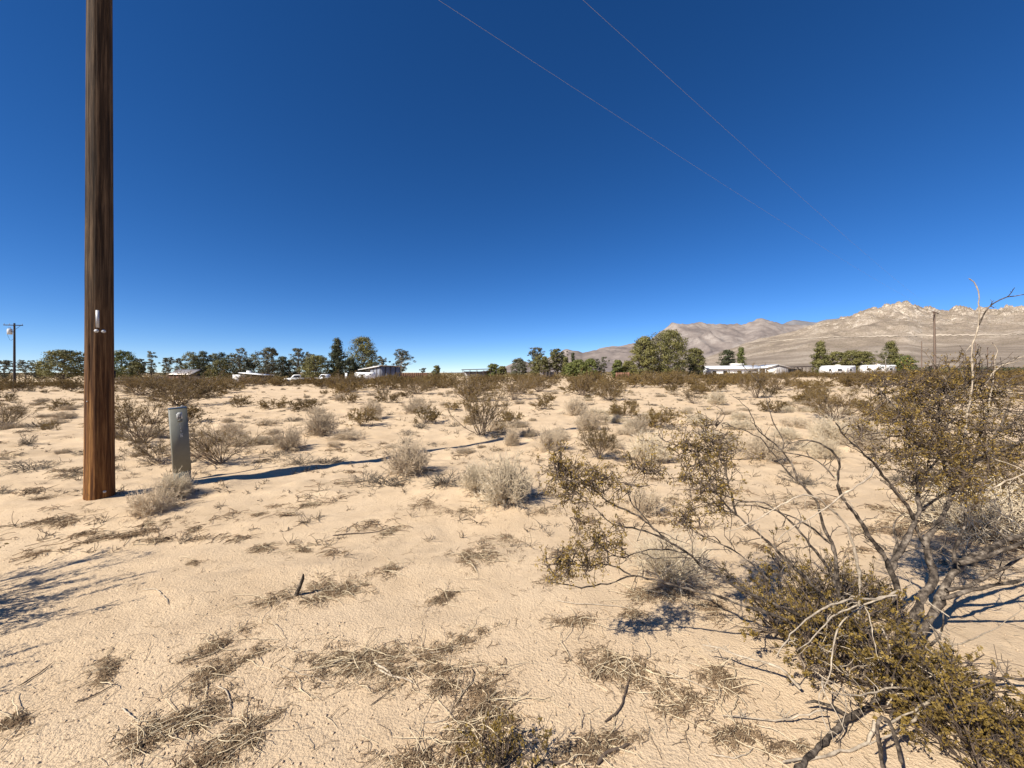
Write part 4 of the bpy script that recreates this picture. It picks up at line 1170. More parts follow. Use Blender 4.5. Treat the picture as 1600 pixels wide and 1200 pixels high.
a0 = place(180, 82); a1 = place(346, 80)
f_ = fence('post_fence', (a0[:2], a1[:2]), 'row of dark fence posts with two rails before the left sheds', M['postwood'], 12, 1.7, False)
for zz in (0.75, 1.3):
    g = Geo(); n = 12; L = np.array(a1[:2]) - np.array(a0[:2]); c = (np.array(a1[:2]) + np.array(a0[:2])) / 2
    g.box((0, 0, zz), (np.linalg.norm(L), 0.04, 0.09), math.atan2(L[1], L[0])); obj('rail', g, M['postwood'], f_)

def carport(u, y, w, h, label, rz=0.0, mat='darkwood'):
    x, y, z = place(u, y)
    root = thing('carport', label, 'carport', (x, y, z), rz)
    g = Geo(); g.prism([(-w / 2, h - 0.15), (w / 2, h + 0.1), (w / 2, h + 0.3), (-w / 2, h + 0.05)], -2, 2); obj('roof', g, M[mat], root)
    for i in range(5):
        for s in (-1.8, 1.8):
            g = Geo(); g.box((-w / 2 + 0.3 + i * (w - 0.6) / 4, s, (h - 0.15) / 2), (0.12, 0.12, h - 0.15)); obj('post', g, M['postwood'], root)
    g = Geo(); g.box((0, 1.95, h * 0.4), (w - 0.4, 0.08, h * 0.8)); obj('rear_wall', g, M['greywall'], root)
carport(745, 125, 9.5, 3.0, 'long flat dark-roofed carport on the horizon')
carport(857, 108, 4.5, 2.4, 'small dark carport under the middle trees', 0.1)
carport(1250, 102, 5.5, 2.6, 'dark lean-to roof right of the white house', 0.12)

def white_house():
    x, y, z = place(1150, 104)
    root = thing('mobile_home', 'long low white house with a white roof and a grey gabled end', 'house', (x, y, z), math.radians(-5))
    # long wing: roof slopes towards the viewer
    L0, L1 = -7.6, 6.2
    g = Geo(); g.box(((L0 + L1) / 2, 1.6, 1.2), (L1 - L0, 5.0, 2.5)); obj('wall', g, M['white'], root)
    g = Geo(); V = [(L0 - .3, -1.5, 2.35), (L1, -1.5, 2.35), (L1, 1.8, 3.25), (L0 - .3, 1.8, 3.05), (L0 - .3, 4.5, 2.4), (L1, 4.5, 2.4)]
    V += [(a, b, c - .12) for a, b, c in V]
    g.add(V, [[0, 1, 2, 3], [3, 2, 5, 4], [7, 6, 9, 8], [8, 9, 10, 11], [6, 7, 1, 0], [10, 4, 5, 11], [0, 3, 9, 6], [3, 4, 10, 9], [2, 1, 7, 8], [5, 2, 8, 11]]); obj('roof', g, M['whiteroof'], root)
    g = Geo(); g.box((1.2, 2.2, 3.45), (3.0, 1.6, 0.62)); obj('raised_roof_box', g, M['cream'], root)
    for k in (-6.0, -3.2, 0.5, 3.0): win(root, (k, -0.92, 1.35), (1.1, 0.05, 0.9))
    g = Geo(); g.box((4.4, -0.93, 1.0), (0.95, 0.06, 2.0)); d = obj('door', g, M['greywall'], root)
    g = Geo(); g.box((4.75, -0.98, 1.0), (0.08, 0.06, 0.1)); obj('handle', g, M['galv'], d)
    # gabled wing, ridge running away from the viewer, turned to show its side
    g = Geo(); g.prism([(6.3, 0), (12.0, 0), (12.0, 2.45), (9.4, 3.25), (6.3, 2.45)], -2.2, 4.2); obj('gable_wing', g, M['cream'], root)
    g = Geo(); g.prism([(9.0, .05), (11.95, .05), (11.95, 2.4), (9.4, 3.15), (9.0, 3.05)], -2.26, -2.205); ge = obj('grey_gable_end', g, M['greywall'], root)
    for k in range(5):
        g = Geo(); g.box((9.3 + 0.56 * k, -2.285, 1.25), (0.05, 0.04, 2.3)); obj('batten', g, M['darkwood'], ge)
    for s, (xa, za, xb, zb) in enumerate(((6.0, 2.4, 9.4, 3.30), (9.4, 3.30, 13.3, 2.25))):
        g = Geo(); g.prism([(xa, za), (xb, zb), (xb, zb + .12), (xa, za + .12)], -2.7, 4.6); obj('gable_roof', g, M['whiteroof'] if s == 0 else M['greywall'], root)
    g = Geo(); g.box((5.3, -2.2, 2.3), (2.2, 1.4, 0.1)); po = obj('porch_roof', g, M['darkwood'], root)
    for k in (4.4, 6.1):
        g = Geo(); g.box((k, -2.8, 1.1), (0.1, 0.1, 2.3)); obj('porch_post', g, M['white'], po)
white_house()

def travel_trailer(u, y, L, label, rz):
    x, y, z = place(u, y)
    root = thing('travel_trailer', label, 'trailer', (x, y, z), rz)
    h = 2.85; a = L / 2
    g = Geo(); g.prism([(-a, .95), (-a + .5, .55), (a - .1, .55), (a, .7), (a, h - .25), (a - .2, h), (-a + .75, h), (-a + .2, h - .45), (-a - .05, 1.7)], -1.15, 1.15); obj('body', g, M['white'], root)
    g = Geo(); g.box((0.2, 0, h + .14), (0.9, 0.8, 0.26)); obj('roof_unit', g, M['cream'], root)
    for xx, w in ((-a + 0.9, .7), (-0.4, 1.3), (a - 1.3, 0.9)): win(root, (xx, -1.16, 1.75), (w, .04, .6))
    g = Geo(); g.box((a - 2.6, -1.165, 1.45), (.68, .03, 1.75)); d = obj('door', g, M['cream'], root)
    g = Geo(); g.box((a - 2.35, -1.19, 1.4), (.06, .03, .12)); obj('handle', g, M['galv'], d)
    g = Geo(); g.box((0, -1.158, 1.08), (L - .5, .02, .12)); obj('stripe', g, M['greywall'], root)
    for k in (-.45, .45):
        for s in (-1.0, 1.0): wheel(root, (k, s, .36), .36, .22)
    g = Geo(); g.tubes(np.array([[-a + .3, 0, .6], [-a - .6, 0, .6], [-a - 1.2, 0, .6]]), np.full(3, .07), 6); obj('hitch', g, M['blackmetal'], root)
travel_trailer(1308, 98, 7.8, 'white travel trailer with dark windows before the yellow-green pines', math.radians(4))
travel_trailer(1370, 104, 8.0, 'second white trailer half hidden behind the bare pale tree', math.radians(-3))

# ------------------------------------------------------------------ the big foreground bush
def resample(pts, rng, step=0.035, wob=0.0022):
    p = np.array(pts, float)
    # catmull-rom
    q = [p[0]] if len(p) < 3 else None
    t = np.concatenate([[0], np.cumsum(np.linalg.norm(np.diff(p, axis=0), axis=1))])
    n = max(4, int(t[-1] / step) + 1)
    s = np.linspace(0, t[-1], n)
    out = np.stack([np.interp(s, t, p[:, k]) for k in range(3)], -1)
    sm = out.copy()
    for _ in range(2):
        sm[1:-1] = 0.25 * sm[:-2] + 0.5 * sm[1:-1] + 0.25 * sm[2:]
    sm[1:-1] += rng.normal(0, wob, (n - 2, 3))
    return sm

def big_bush():
    rng = np.random.default_rng(42)
    bx, by, bz = g1(1430, 1025)
    root = thing('creosote_bush', 'big sprawling foreground creosote with bare grey limbs and lacy olive leaf sprays', 'bush', (bx, by, bz))
    B = np.array([bx, by, bz])
    LIMBS = []
    def limb(px, d0, d1, r0, r1, mat='bark', start=None, twigs=0, tl=0.2):
        """px pixel trace, depth runs d0..d1"""
        n = len(px); dd = np.linspace(d0, d1, n)
        P = [P3(u, v, d) for (u, v), d in zip(px, dd)]
        if start is not None: P = [start] + P
        P = np.array(P)
        gzv = gz(P[:, 0], P[:, 1]) + r0 * 0.6
        P[:, 2] = np.maximum(P[:, 2], gzv)
        C = resample(P, rng)
        m = len(C)
        r0 = 0.82 * r0 if r0 > 0.008 else 0.95 * r0; r1 = 0.78 * r1
        R = np.linspace(r0, r1, m) * (1 + 0.16 * rng.normal(0, 1, m)); R = np.clip(R, r1 * 0.7, r0 * 1.3)
        g = Geo(); g.tubes(C - B, R, 8 if r0 > 0.008 else 5)
        g.tubes(np.stack([C[-1], C[-1] + (C[-1] - C[-2]) * 0.3]) - B, np.array([R[-1], R[-1] * 0.1]), 5)
        if twigs:
            s, d, _, _ = branch_off(C[None], twigs, 0.25, 1.0, 0.75, rng)
            T = walk(s, d, tl * rng.uniform(0.4, 1.2, twigs), 6, 0.28, (0, 0, 0.03), rng)
            g.tubes(T - B, radii(twigs, 6, max(0.0026, r1 * 0.6), 0.0013), 4)
            s, d, _, _ = branch_off(T, twigs * 2, 0.3, 1.0, 0.8, rng)
            T2 = walk(s, d, tl * 0.4 * rng.uniform(0.4, 1.2, twigs * 2), 4, 0.3, (0, 0, 0.02), rng)
            g.tubes(T2 - B, radii(twigs * 2, 4, 0.0016, 0.0010), 3)
        obj('branch', g, M[mat], root, True)
        LIMBS.append(C)
        return C
    base = tuple(B + np.array([0, 0, -0.03]))
    # right stem and its forks
    limb([(1436, 1002), (1463, 952), (1470, 932), (1478, 914), (1489, 895), (1499, 880), (1519, 870), (1548, 857), (1571, 844), (1600, 836), (1650, 815), (1720, 780)], 2.05, 2.3, 0.030, 0.006, start=base, twigs=14)
    limb([(1499, 880), (1527, 874), (1567, 859), (1600, 846), (1660, 830), (1720, 822)], 2.11, 2.0, 0.014, 0.005, twigs=8)
    limb([(1491, 880), (1489, 864), (1499, 848), (1506, 828), (1510, 810), (1511, 792), (1508, 781)], 2.11, 2.2, 0.010, 0.006)
    limb([(1508, 781), (1532, 770), (1556, 760), (1584, 747), (1610, 735), (1660, 715)], 2.2, 2.1, 0.006, 0.004, 'deadwood', twigs=5)
    limb([(1470, 935), (1494, 931), (1515, 921), (1543, 916), (1571, 911), (1600, 905), (1680, 890)], 2.07, 1.95, 0.014, 0.007, twigs=6)
    limb([(1478, 922), (1511, 918), (1528, 909), (1551, 896), (1580, 882), (1605, 862), (1660, 830)], 2.08, 2.2, 0.012, 0.007, twigs=6)
    # second stem
    limb([(1420, 998), (1434, 952), (1441, 929), (1452, 919), (1460, 906), (1465, 895), (1455, 887), (1450, 874), (1447, 854), (1441, 845), (1454, 838), (1460, 823), (1472, 812), (1478, 796), (1485, 779), (1489, 760), (1501, 736), (1520, 722), (1535, 715), (1545, 700), (1562, 672), (1575, 640)], 2.05, 2.35, 0.027, 0.005, start=base, twigs=26)
    limb([(1441, 845), (1434, 832), (1430, 822)], 2.13, 2.15, 0.012, 0.010)
    limb([(1472, 812), (1462, 820), (1450, 828), (1437, 836)], 2.2, 2.2, 0.005, 0.003)
    limb([(1437, 798), (1450, 788), (1462, 781), (1480, 768), (1500, 745), (1515, 720)], 2.2, 2.4, 0.010, 0.005, twigs=14)
    # middle stem
    limb([(1404, 1000), (1400, 947), (1405, 922), (1398, 905), (1392, 893), (1387, 877), (1379, 861), (1364, 846), (1355, 835), (1350, 820), (1327, 794), (1314, 775), (1306, 752), (1311, 739), (1316, 731), (1311, 716), (1298, 703), (1282, 690), (1254, 686), (1235, 690), (1226, 700)], 2.05, 2.05, 0.022, 0.003, start=base, twigs=10, tl=0.12)
    limb([(1303, 746), (1293, 731), (1279, 720), (1254, 711), (1235, 710), (1222, 706)], 2.05, 2.1, 0.005, 0.0025, twigs=5, tl=0.1)
    limb([(1392, 893), (1395, 880), (1408, 861), (1416, 845), (1424, 825), (1431, 815), (1434, 796), (1436, 776), (1437, 760), (1428, 725), (1421, 700), (1420, 671), (1413, 651), (1402, 640), (1384, 619), (1372, 608)], 2.07, 2.3, 0.017, 0.004, twigs=26)
    limb([(1428, 812), (1418, 789), (1405, 776), (1394, 760), (1389, 755), (1376, 739), (1368, 728), (1361, 718), (1344, 705), (1327, 690), (1316, 676), (1308, 671), (1306, 661)], 2.15, 2.0, 0.011, 0.0035, twigs=9, tl=0.12)
    limb([(1366, 731), (1364, 739), (1356, 749), (1340, 760), (1314, 773), (1295, 793), (1262, 811), (1238, 824), (1227, 832), (1215, 845)], 2.03, 1.85, 0.0055, 0.003, 'deadwood', twigs=4, tl=0.1)
    limb([(1392, 890), (1396, 862), (1408, 846), (1400, 838), (1393, 822), (1398, 812), (1412, 803)], 2.1, 2.2, 0.007, 0.004, twigs=3)
    # canopy inner limbs
    limb([(1489, 760), (1478, 735), (1468, 700), (1462, 670), (1470, 624), (1494, 616), (1515, 600), (1527, 588), (1540, 574)], 2.25, 2.35, 0.009, 0.003, twigs=26)
    limb([(1437, 760), (1450, 735), (1470, 712), (1472, 690), (1455, 655), (1440, 625), (1420, 600)], 2.22, 2.45, 0.008, 0.003, twigs=22)
    limb([(1520, 722), (1530, 690), (1540, 655), (1552, 620), (1575, 600)], 2.3, 2.5, 0.007, 0.003, twigs=18)
    limb([(1545, 715), (1575, 700), (1610, 680), (1650, 640)], 2.3, 2.3, 0.007, 0.003, twigs=16)
    # bleached dead limb that rises above the canopy
    limb([(1501, 736), (1505, 700), (1511, 650), (1518, 610), (1521, 579), (1519, 562), (1515, 547), (1517, 538), (1524, 529), (1528, 517), (1529, 504), (1530, 490), (1530, 477), (1528, 465), (1528, 454), (1529, 447), (1524, 439), (1515, 436)], 2.3, 2.25, 0.0095, 0.0035, 'deadwood')
    limb([(1529, 508), (1533, 498), (1541, 489), (1542, 480), (1553, 472), (1563, 466), (1578, 460), (1586, 463), (1603, 460), (1640, 452)], 2.27, 2.2, 0.0042, 0.0025, 'bark', twigs=3, tl=0.06)
    limb([(1517, 540), (1512, 543), (1510, 548)], 2.27, 2.25, 0.004, 0.002, 'deadwood')
    limb([(1545, 640), (1550, 600), (1554, 574), (1557, 555), (1560, 544), (1558, 538), (1550, 535)], 2.4, 2.4, 0.005, 0.0025, 'deadwood')
    limb([(1540, 600), (1554, 576), (1575, 566), (1600, 556), (1640, 540)], 2.4, 2.3, 0.004, 0.0025, 'deadwood', twigs=2, tl=0.08)
    limb([(1490, 625), (1481, 597), (1464, 576), (1451, 556), (1440, 546)], 2.35, 2.3, 0.0035, 0.0018, 'deadwood', twigs=3, tl=0.06)
    # upright stem left of centre with long thin tips
    limb([(1330, 985), (1308, 911), (1306, 882), (1306, 862), (1298, 844), (1290, 833), (1285, 815), (1279, 786), (1271, 775), (1256, 762), (1246, 752), (1241, 737), (1236, 723), (1228, 711), (1220, 702), (1207, 689), (1188, 679), (1180, 666), (1173, 645), (1160, 628), (1145, 619)], 2.03, 2.15, 0.016, 0.002, start=base, twigs=8, tl=0.12)
    limb([(1223, 702), (1230, 690), (1219, 682), (1212, 668), (1203, 650), (1201, 632), (1194, 612), (1180, 590), (1161, 572)], 2.12, 2.2, 0.004, 0.0018, 'bark', twigs=3, tl=0.1)
    limb([(1246, 752), (1230, 737), (1214, 716), (1197, 697), (1188, 682), (1150, 668), (1110, 655)], 2.1, 2.25, 0.005, 0.0016, twigs=5, tl=0.1)
    limb([(1340, 985), (1345, 900), (1332, 850), (1321, 815), (1298, 796), (1280, 780), (1262, 770), (1240, 778), (1210, 795), (1170, 820), (1135, 830)], 2.03, 1.95, 0.010, 0.0028, 'deadwood', twigs=3, tl=0.12)
    limb([(1320, 960), (1300, 898), (1288, 878), (1271, 857), (1256, 838), (1243, 823), (1214, 796), (1191, 783), (1170, 785), (1141, 778), (1110, 765)], 2.0, 2.1, 0.011, 0.003, start=base, twigs=10, tl=0.14)
    limb([(1298, 850), (1279, 832), (1254, 815), (1220, 800), (1180, 790), (1150, 790)], 2.05, 2.1, 0.006, 0.0025, twigs=5, tl=0.12)
    limb([(1310, 960), (1250, 895), (1206, 852), (1191, 838), (1170, 823), (1154, 807), (1141, 799), (1120, 770), (1100, 735), (1085, 705)], 2.0, 2.15, 0.013, 0.004, start=base, twigs=24, tl=0.2)
    limb([(1150, 803), (1140, 760), (1128, 720), (1112, 690), (1095, 665)], 2.1, 2.25, 0.006, 0.002, twigs=14, tl=0.18)
    # long limbs reaching left
    limb([(1300, 985), (1184, 932), (1165, 925), (1147, 916), (1134, 908), (1121, 891), (1100, 890), (1087, 877), (1082, 867), (1062, 857), (1037, 842), (1022, 827), (1015, 817), (990, 803), (973, 795), (948, 785), (933, 770), (915, 752), (890, 738), (872, 728)], 2.0, 2.0, 0.014, 0.003, start=base, twigs=16, tl=0.16)
    limb([(1037, 842), (1030, 838), (1000, 827), (973, 823), (947, 815), (940, 800), (918, 785)], 2.0, 1.95, 0.006, 0.0022, twigs=7, tl=0.1)
    limb([(1015, 817), (1000, 800), (985, 790), (980, 770), (990, 750), (1005, 735)], 2.0, 2.05, 0.004, 0.002, twigs=8, tl=0.12)
    limb([(1310, 1000), (1201, 958), (1165, 948), (1141, 939), (1107, 927), (1074, 920), (1032, 909), (1007, 902), (985, 898), (968, 908), (957, 913), (927, 913), (918, 920), (903, 920), (885, 911), (855, 911)], 1.95, 1.92, 0.012, 0.003, start=base, twigs=8, tl=0.1)
    limb([(985, 898), (973, 893), (967, 885), (953, 883), (933, 882), (915, 886), (893, 880), (872, 878)], 1.93, 1.9, 0.0045, 0.002, twigs=10, tl=0.12)
    limb([(1082, 867), (1058, 862), (1032, 858), (1007, 858), (985, 867), (972, 875), (955, 866), (940, 855)], 1.98, 1.9, 0.0045, 0.002, twigs=12, tl=0.12)
    limb([(1150, 905), (1105, 872), (1075, 871), (1040, 872), (1005, 874)], 2.0, 1.95, 0.003, 0.0015, twigs=4, tl=0.1)
    limb([(1200, 905), (1160, 868), (1120, 845), (1085, 835), (1070, 815)], 2.0, 2.1, 0.005, 0.002, twigs=10, tl=0.14)
    # bleached arching twigs over the low leaves
    limb([(1405, 922), (1389, 931), (1364, 937), (1336, 934), (1303, 943), (1271, 958), (1256, 974), (1235, 989), (1227, 1004), (1215, 1022)], 2.0, 1.62, 0.007, 0.003, 'deadwood', twigs=3, tl=0.08)
    limb([(1400, 930), (1360, 940), (1327, 958), (1313, 976), (1305, 995), (1305, 1003), (1299, 1025), (1299, 1058), (1284, 1080), (1274, 1100), (1284, 1117), (1292, 1139)], 1.95, 1.5, 0.0055, 0.0022, 'deadwood', twigs=4, tl=0.08)
    limb([(1340, 945), (1300, 963), (1292, 974), (1271, 997), (1248, 1014)], 1.85, 1.65, 0.0045, 0.003, 'deadwood')
    limb([(1473, 1080), (1444, 1074), (1405, 1074), (1379, 1076), (1361, 1083), (1340, 1086), (1320, 1087), (1300, 1082)], 1.7, 1.5, 0.0055, 0.0025, 'deadwood', twigs=3, tl=0.08)
    limb([(1473, 1080), (1460, 1089), (1441, 1102), (1415, 1117), (1389, 1130), (1370, 1142)], 1.65, 1.45, 0.008, 0.0035, 'deadwood')
    limb([(1445, 1100), (1441, 1109), (1431, 1124), (1416, 1134), (1383, 1152), (1360, 1162)], 1.6, 1.42, 0.007, 0.003, 'deadwood')
    limb([(1352, 950), (1362, 965), (1360, 985), (1368, 1010), (1374, 1035)], 1.85, 1.65, 0.0035, 0.0018, 'deadwood')
    limb([(1375, 975), (1390, 1000), (1393, 1025), (1397, 1050), (1394, 1070)], 1.85, 1.7, 0.005, 0.003, 'deadwood')
    limb([(1380, 1200), (1370, 1140), (1375, 1110), (1392, 1128), (1402, 1150), (1408, 1190)], 1.42, 1.38, 0.009, 0.008, 'bark')
    # heavy crooked limbs at the foot
    limb([(1398, 1028), (1418, 1036), (1431, 1050), (1444, 1065), (1463, 1078), (1490, 1092), (1515, 1100)], 1.85, 1.68, 0.018, 0.010, start=base)
    limb([(1444, 1065), (1457, 1054), (1486, 1052), (1511, 1057), (1543, 1059), (1575, 1060), (1620, 1062)], 1.76, 1.72, 0.014, 0.006, twigs=6, tl=0.12)
    limb([(1432, 1040), (1437, 1022), (1450, 1012), (1462, 1004), (1470, 990), (1476, 975), (1474, 962)], 1.85, 1.85, 0.009, 0.004)
    limb([(1398, 1028), (1394, 1060), (1396, 1090), (1392, 1120)], 1.82, 1.6, 0.012, 0.008, start=base)
    limb([(1395, 1060), (1360, 1105), (1322, 1124), (1300, 1142), (1284, 1167), (1264, 1187), (1250, 1210), (1235, 1240)], 1.72, 1.40, 0.017, 0.010, 'bark', start=base, twigs=4, tl=0.12)
    limb([(1330, 1120), (1310, 1108), (1290, 1098), (1275, 1092), (1260, 1098)], 1.66, 1.68, 0.010, 0.005)
    limb([(1367, 1127), (1364, 1150), (1362, 1168), (1350, 1184), (1325, 1186), (1300, 1185), (1265, 1195), (1225, 1190)], 1.6, 1.46, 0.009, 0.005, 'deadwood')
    limb([(1250, 1075), (1217, 1038), (1180, 1032), (1162, 1027), (1130, 1015), (1100, 1008)], 1.78, 1.95, 0.007, 0.004, 'deadwood', twigs=6, tl=0.1)
    limb([(1290, 1110), (1250, 1118), (1215, 1128), (1180, 1122), (1130, 1118)], 1.62, 1.66, 0.004, 0.0025, 'deadwood', twigs=4, tl=0.1)
    # straight straw-pale stalks at the right
    for a, b in (((1494, 1055), (1454, 977)), ((1494, 1055), (1437, 1004)), ((1493, 1056), (1466, 1000)), ((1600, 1107), (1552, 1030)), ((1610, 1125), (1550, 1083)), ((1470, 1000), (1448, 968)), ((1455, 1052), (1438, 1025))):
        limb([a, ((a[0] + b[0]) / 2 + 1, (a[1] + b[1]) / 2), b], 1.72, 1.66, 0.0045, 0.0032, 'deadwood')

    # thin bleached dead twigs arching out of the foot of the bush
    for k in range(46):
        a = g1(rng.uniform(1240, 1500), rng.uniform(1010, 1130)); a = np.array(a) + [0, 0, rng.uniform(0.02, 0.22)]
        T = walk(a[None], norm(np.array([[rng.normal(-0.35, 0.7), rng.normal(-0.2, 0.6), rng.uniform(0.1, 0.9)]])), np.array([rng.uniform(0.12, 0.38)]), 10, 0.20, (0, 0, -0.07), rng)
        g = Geo(); g.tubes(T - B, radii(1, 10, rng.uniform(0.0018, 0.0034), 0.0011), 4)
        obj('dead_twig', g, M['deadwood'], root)
    # leaf sprays: lacy twigs carrying small leaves, started from the nearest limb point
    allp = np.concatenate(LIMBS)
    def spray(u, v, ru, rv, d, nt, nl, leaf=0.0125):
        nt = int(nt * (1.45 if u > 1330 else 1.2)); ru *= 1.25; rv *= 1.25
        c = np.array(P3(u, v, d)); sx = ru / F * d; sz = rv / F * d
        A = c + rng.normal(0, 0.5, (nt, 3)) * np.array([sx, 0.7 * min(sx, 0.22), sz])
        near = np.array([allp[np.argmin(np.sum((allp - a) ** 2, 1))] for a in A[: max(3, nt // 5)]])
        # connectors
        m = len(near); t = np.linspace(0, 1, 7)[None, :, None]
        Cn = near[:, None] * (1 - t) + A[:m, None] * t; Cn[:, 1:6] += rng.normal(0, 0.014, (m, 5, 3))
        g = Geo(); g.tubes(Cn - B, radii(m, 7, 0.0036, 0.0018), 4)
        s = np.concatenate([Cn[:, k] for k in (3, 4, 5, 6)]); s = s[rng.integers(0, len(s), nt)]
        D = norm(A[rng.integers(0, nt, nt)] - s + rng.normal(0, 0.5, (nt, 3)) * sx)
        T = walk(s, D, np.linalg.norm(A - s, axis=1).clip(0.05, max(sx, sz) * 1.1), 6, 0.33, (0, 0, 0.05), rng)
        g.tubes(T - B, radii(nt, 6, 0.0022, 0.0012), 3)
        s2, d2, _, _ = branch_off(T, nt * 4, 0.15, 1.0, 0.9, rng)
        T2 = walk(s2, d2, rng.uniform(0.025, 0.085, nt * 4), 4, 0.35, (0, 0, 0.06), rng)
        g.tubes(T2 - B, radii(nt * 4, 4, 0.0014, 0.0009), 3)
        h = obj('leaf_spray', g, M['twig'], root); h['kind'] = 'stuff'
        # leaves sit in tight tufts at the twig ends
        nl2 = int(nl * (1.65 if u > 1330 else 1.4))
        s3, d3, _, _ = branch_off(T2, nl2, 0.45, 1.0, 0.9, rng)
        C = s3 + rng.normal(0, 0.0065, (nl2, 3)) - B
        L = leaf * rng.uniform(0.65, 1.35, nl2)
        l = Geo(); l.leaves(C, L, L * 0.5, d3, norm(rng.normal(0, 1, (nl2, 3)) + np.array([-0.3, -0.4, 0.5])))
        obj('leaves', l, M['leaf'], h)
    for s in [
        (1395, 612, 45, 24, 2.35, 26, 620), (1455, 605, 55, 20, 2.35, 30, 720), (1515, 598, 45, 20, 2.4, 26, 620), (1560, 615, 45, 24, 2.45, 22, 480),
        (1425, 645, 45, 22, 2.35, 24, 520), (1490, 642, 55, 26, 2.35, 30, 720), (1560, 655, 50, 30, 2.4, 28, 640), (1385, 682, 45, 26, 2.25, 28, 680),
        (1445, 690, 48, 26, 2.3, 28, 660), (1505, 690, 45, 26, 2.3, 26, 560), (1575, 705, 45, 36, 2.35, 30, 720), (1405, 718, 48, 20, 2.2, 26, 620),
        (1455, 732, 50, 22, 2.25, 30, 760), (1500, 755, 40, 20, 2.25, 20, 420), (1560, 748, 45, 24, 2.3, 22, 480),
        (1350, 672, 22, 14, 2.2, 10, 160), (1430, 755, 40, 15, 2.2, 16, 300),
        (1075, 685, 42, 22, 2.2, 24, 520), (1110, 700, 42, 30, 2.2, 28, 640), (1060, 715, 30, 26, 2.15, 20, 420), (1095, 745, 45, 26, 2.15, 26, 560), (1128, 770, 30, 24, 2.1, 16, 300), (1115, 805, 30, 18, 2.08, 14, 240), (1080, 820, 26, 28, 2.1, 16, 280),
        (882, 738, 28, 26, 2.0, 20, 480), (908, 762, 38, 22, 2.0, 26, 620), (880, 772, 26, 18, 1.98, 14, 300), (930, 745, 28, 22, 2.02, 16, 320), (965, 765, 24, 18, 2.02, 10, 170), (985, 745, 32, 20, 2.05, 16, 260), (1022, 728, 26, 14, 2.08, 12, 200), (870, 712, 14, 20, 2.02, 7, 110),
        (925, 848, 26, 28, 1.9, 20, 460), (955, 850, 22, 24, 1.9, 16, 340), (886, 866, 12, 22, 1.88, 8, 140), (862, 888, 11, 16, 1.88, 8, 150), (892, 890, 18, 13, 1.88, 9, 150), (922, 890, 20, 13, 1.9, 10, 170),
    ]: spray(*s)
big_bush()

def low_shrub(u0, v0, u1, v1, width, height, nst, nl, label, seed):
    """long low mound of small leaves between two ground points"""
    rng = np.random.default_rng(seed)
    a = np.array(g1(u0, v0)); b = np.array(g1(u1, v1)); c = (a + b) / 2
    root = thing('low_leafy_shrub', label, 'bush', tuple(c))
    ax = (b - a); L = np.linalg.norm(ax[:2]); axd = ax / np.linalg.norm(ax); sd = np.array([-axd[1], axd[0], 0])
    t = rng.random(nst); S = a + (b - a) * t[:, None] + sd * rng.normal(0, 0.18, (nst, 1)) * width
    S[:, 2] = gz(S[:, 0], S[:, 1])
    D = hemi(nst, 4, 55, rng)
    env = (0.5 + 0.5 * np.sin(np.pi * np.clip(t, 0.05, 0.95))) * (0.7 + 0.9 * np.abs(vnoise(t * 9, t * 0 + seed, 4)))
    P0 = walk(S, D, height * env * rng.uniform(0.6, 1.15, nst), 6, 0.2, (0, 0, 0.02), rng)
    P0[..., 2] = np.maximum(P0[..., 2], gz(P0[..., 0], P0[..., 1]) + 0.005)
    s, d, _, _ = branch_off(P0, nst * 7, 0.3, 1.0, 0.55, rng)
    P1 = walk(s, d, rng.uniform(0.06, 0.17, nst * 7), 5, 0.24, (0, 0, 0.07), rng)
    s, d, _, _ = branch_off(P1, nst * 10, 0.3, 1.0, 0.6, rng)
    P2 = walk(s, d, rng.uniform(0.02, 0.06, nst * 10), 3, 0.25, (0, 0, 0.06), rng)
    g = Geo(); g.tubes(P0 - c, radii(nst, 6, 0.005, 0.002), 4); g.tubes(P1 - c, radii(nst * 7, 5, 0.0014, 0.0009), 3); g.tubes(P2 - c, radii(nst * 10, 3, 0.0010, 0.0007), 3)
    obj('stems', g, M['twig'], root)
    h = Geo(); nl = int(nl * 1.5)
    C, Ls, W, Dd, Nn = leaf_on(P2, nl, 0.0120, rng, 0.3, 0.005)
    h.leaves(C - c, Ls, W, Dd, Nn); obj('foliage', h, M['leaf_low'], root)
low_shrub(1205, 975, 1325, 1066, 0.38, 0.50, 62, 6200, 'low dense olive shrub under the arching bleached twigs', 61)
low_shrub(1345, 1056, 1440, 1118, 0.36, 0.42, 48, 4800, 'dark leafy low shrub at the foot of the bare grey limbs', 62)
low_shrub(1475, 1150, 1600, 1212, 0.38, 0.32, 52, 4600, 'low leafy shrub at the sand edge in front of the crooked limbs', 63)
low_shrub(1255, 940, 1380, 960, 0.4, 0.26, 46, 3000, 'sparse thin-leaved shrub behind the low dense olive one', 64)
low_shrub(765, 1215, 835, 1205, 0.2, 0.13, 12, 900, 'tiny green sprig by a fallen stick on the nearest sand', 65)

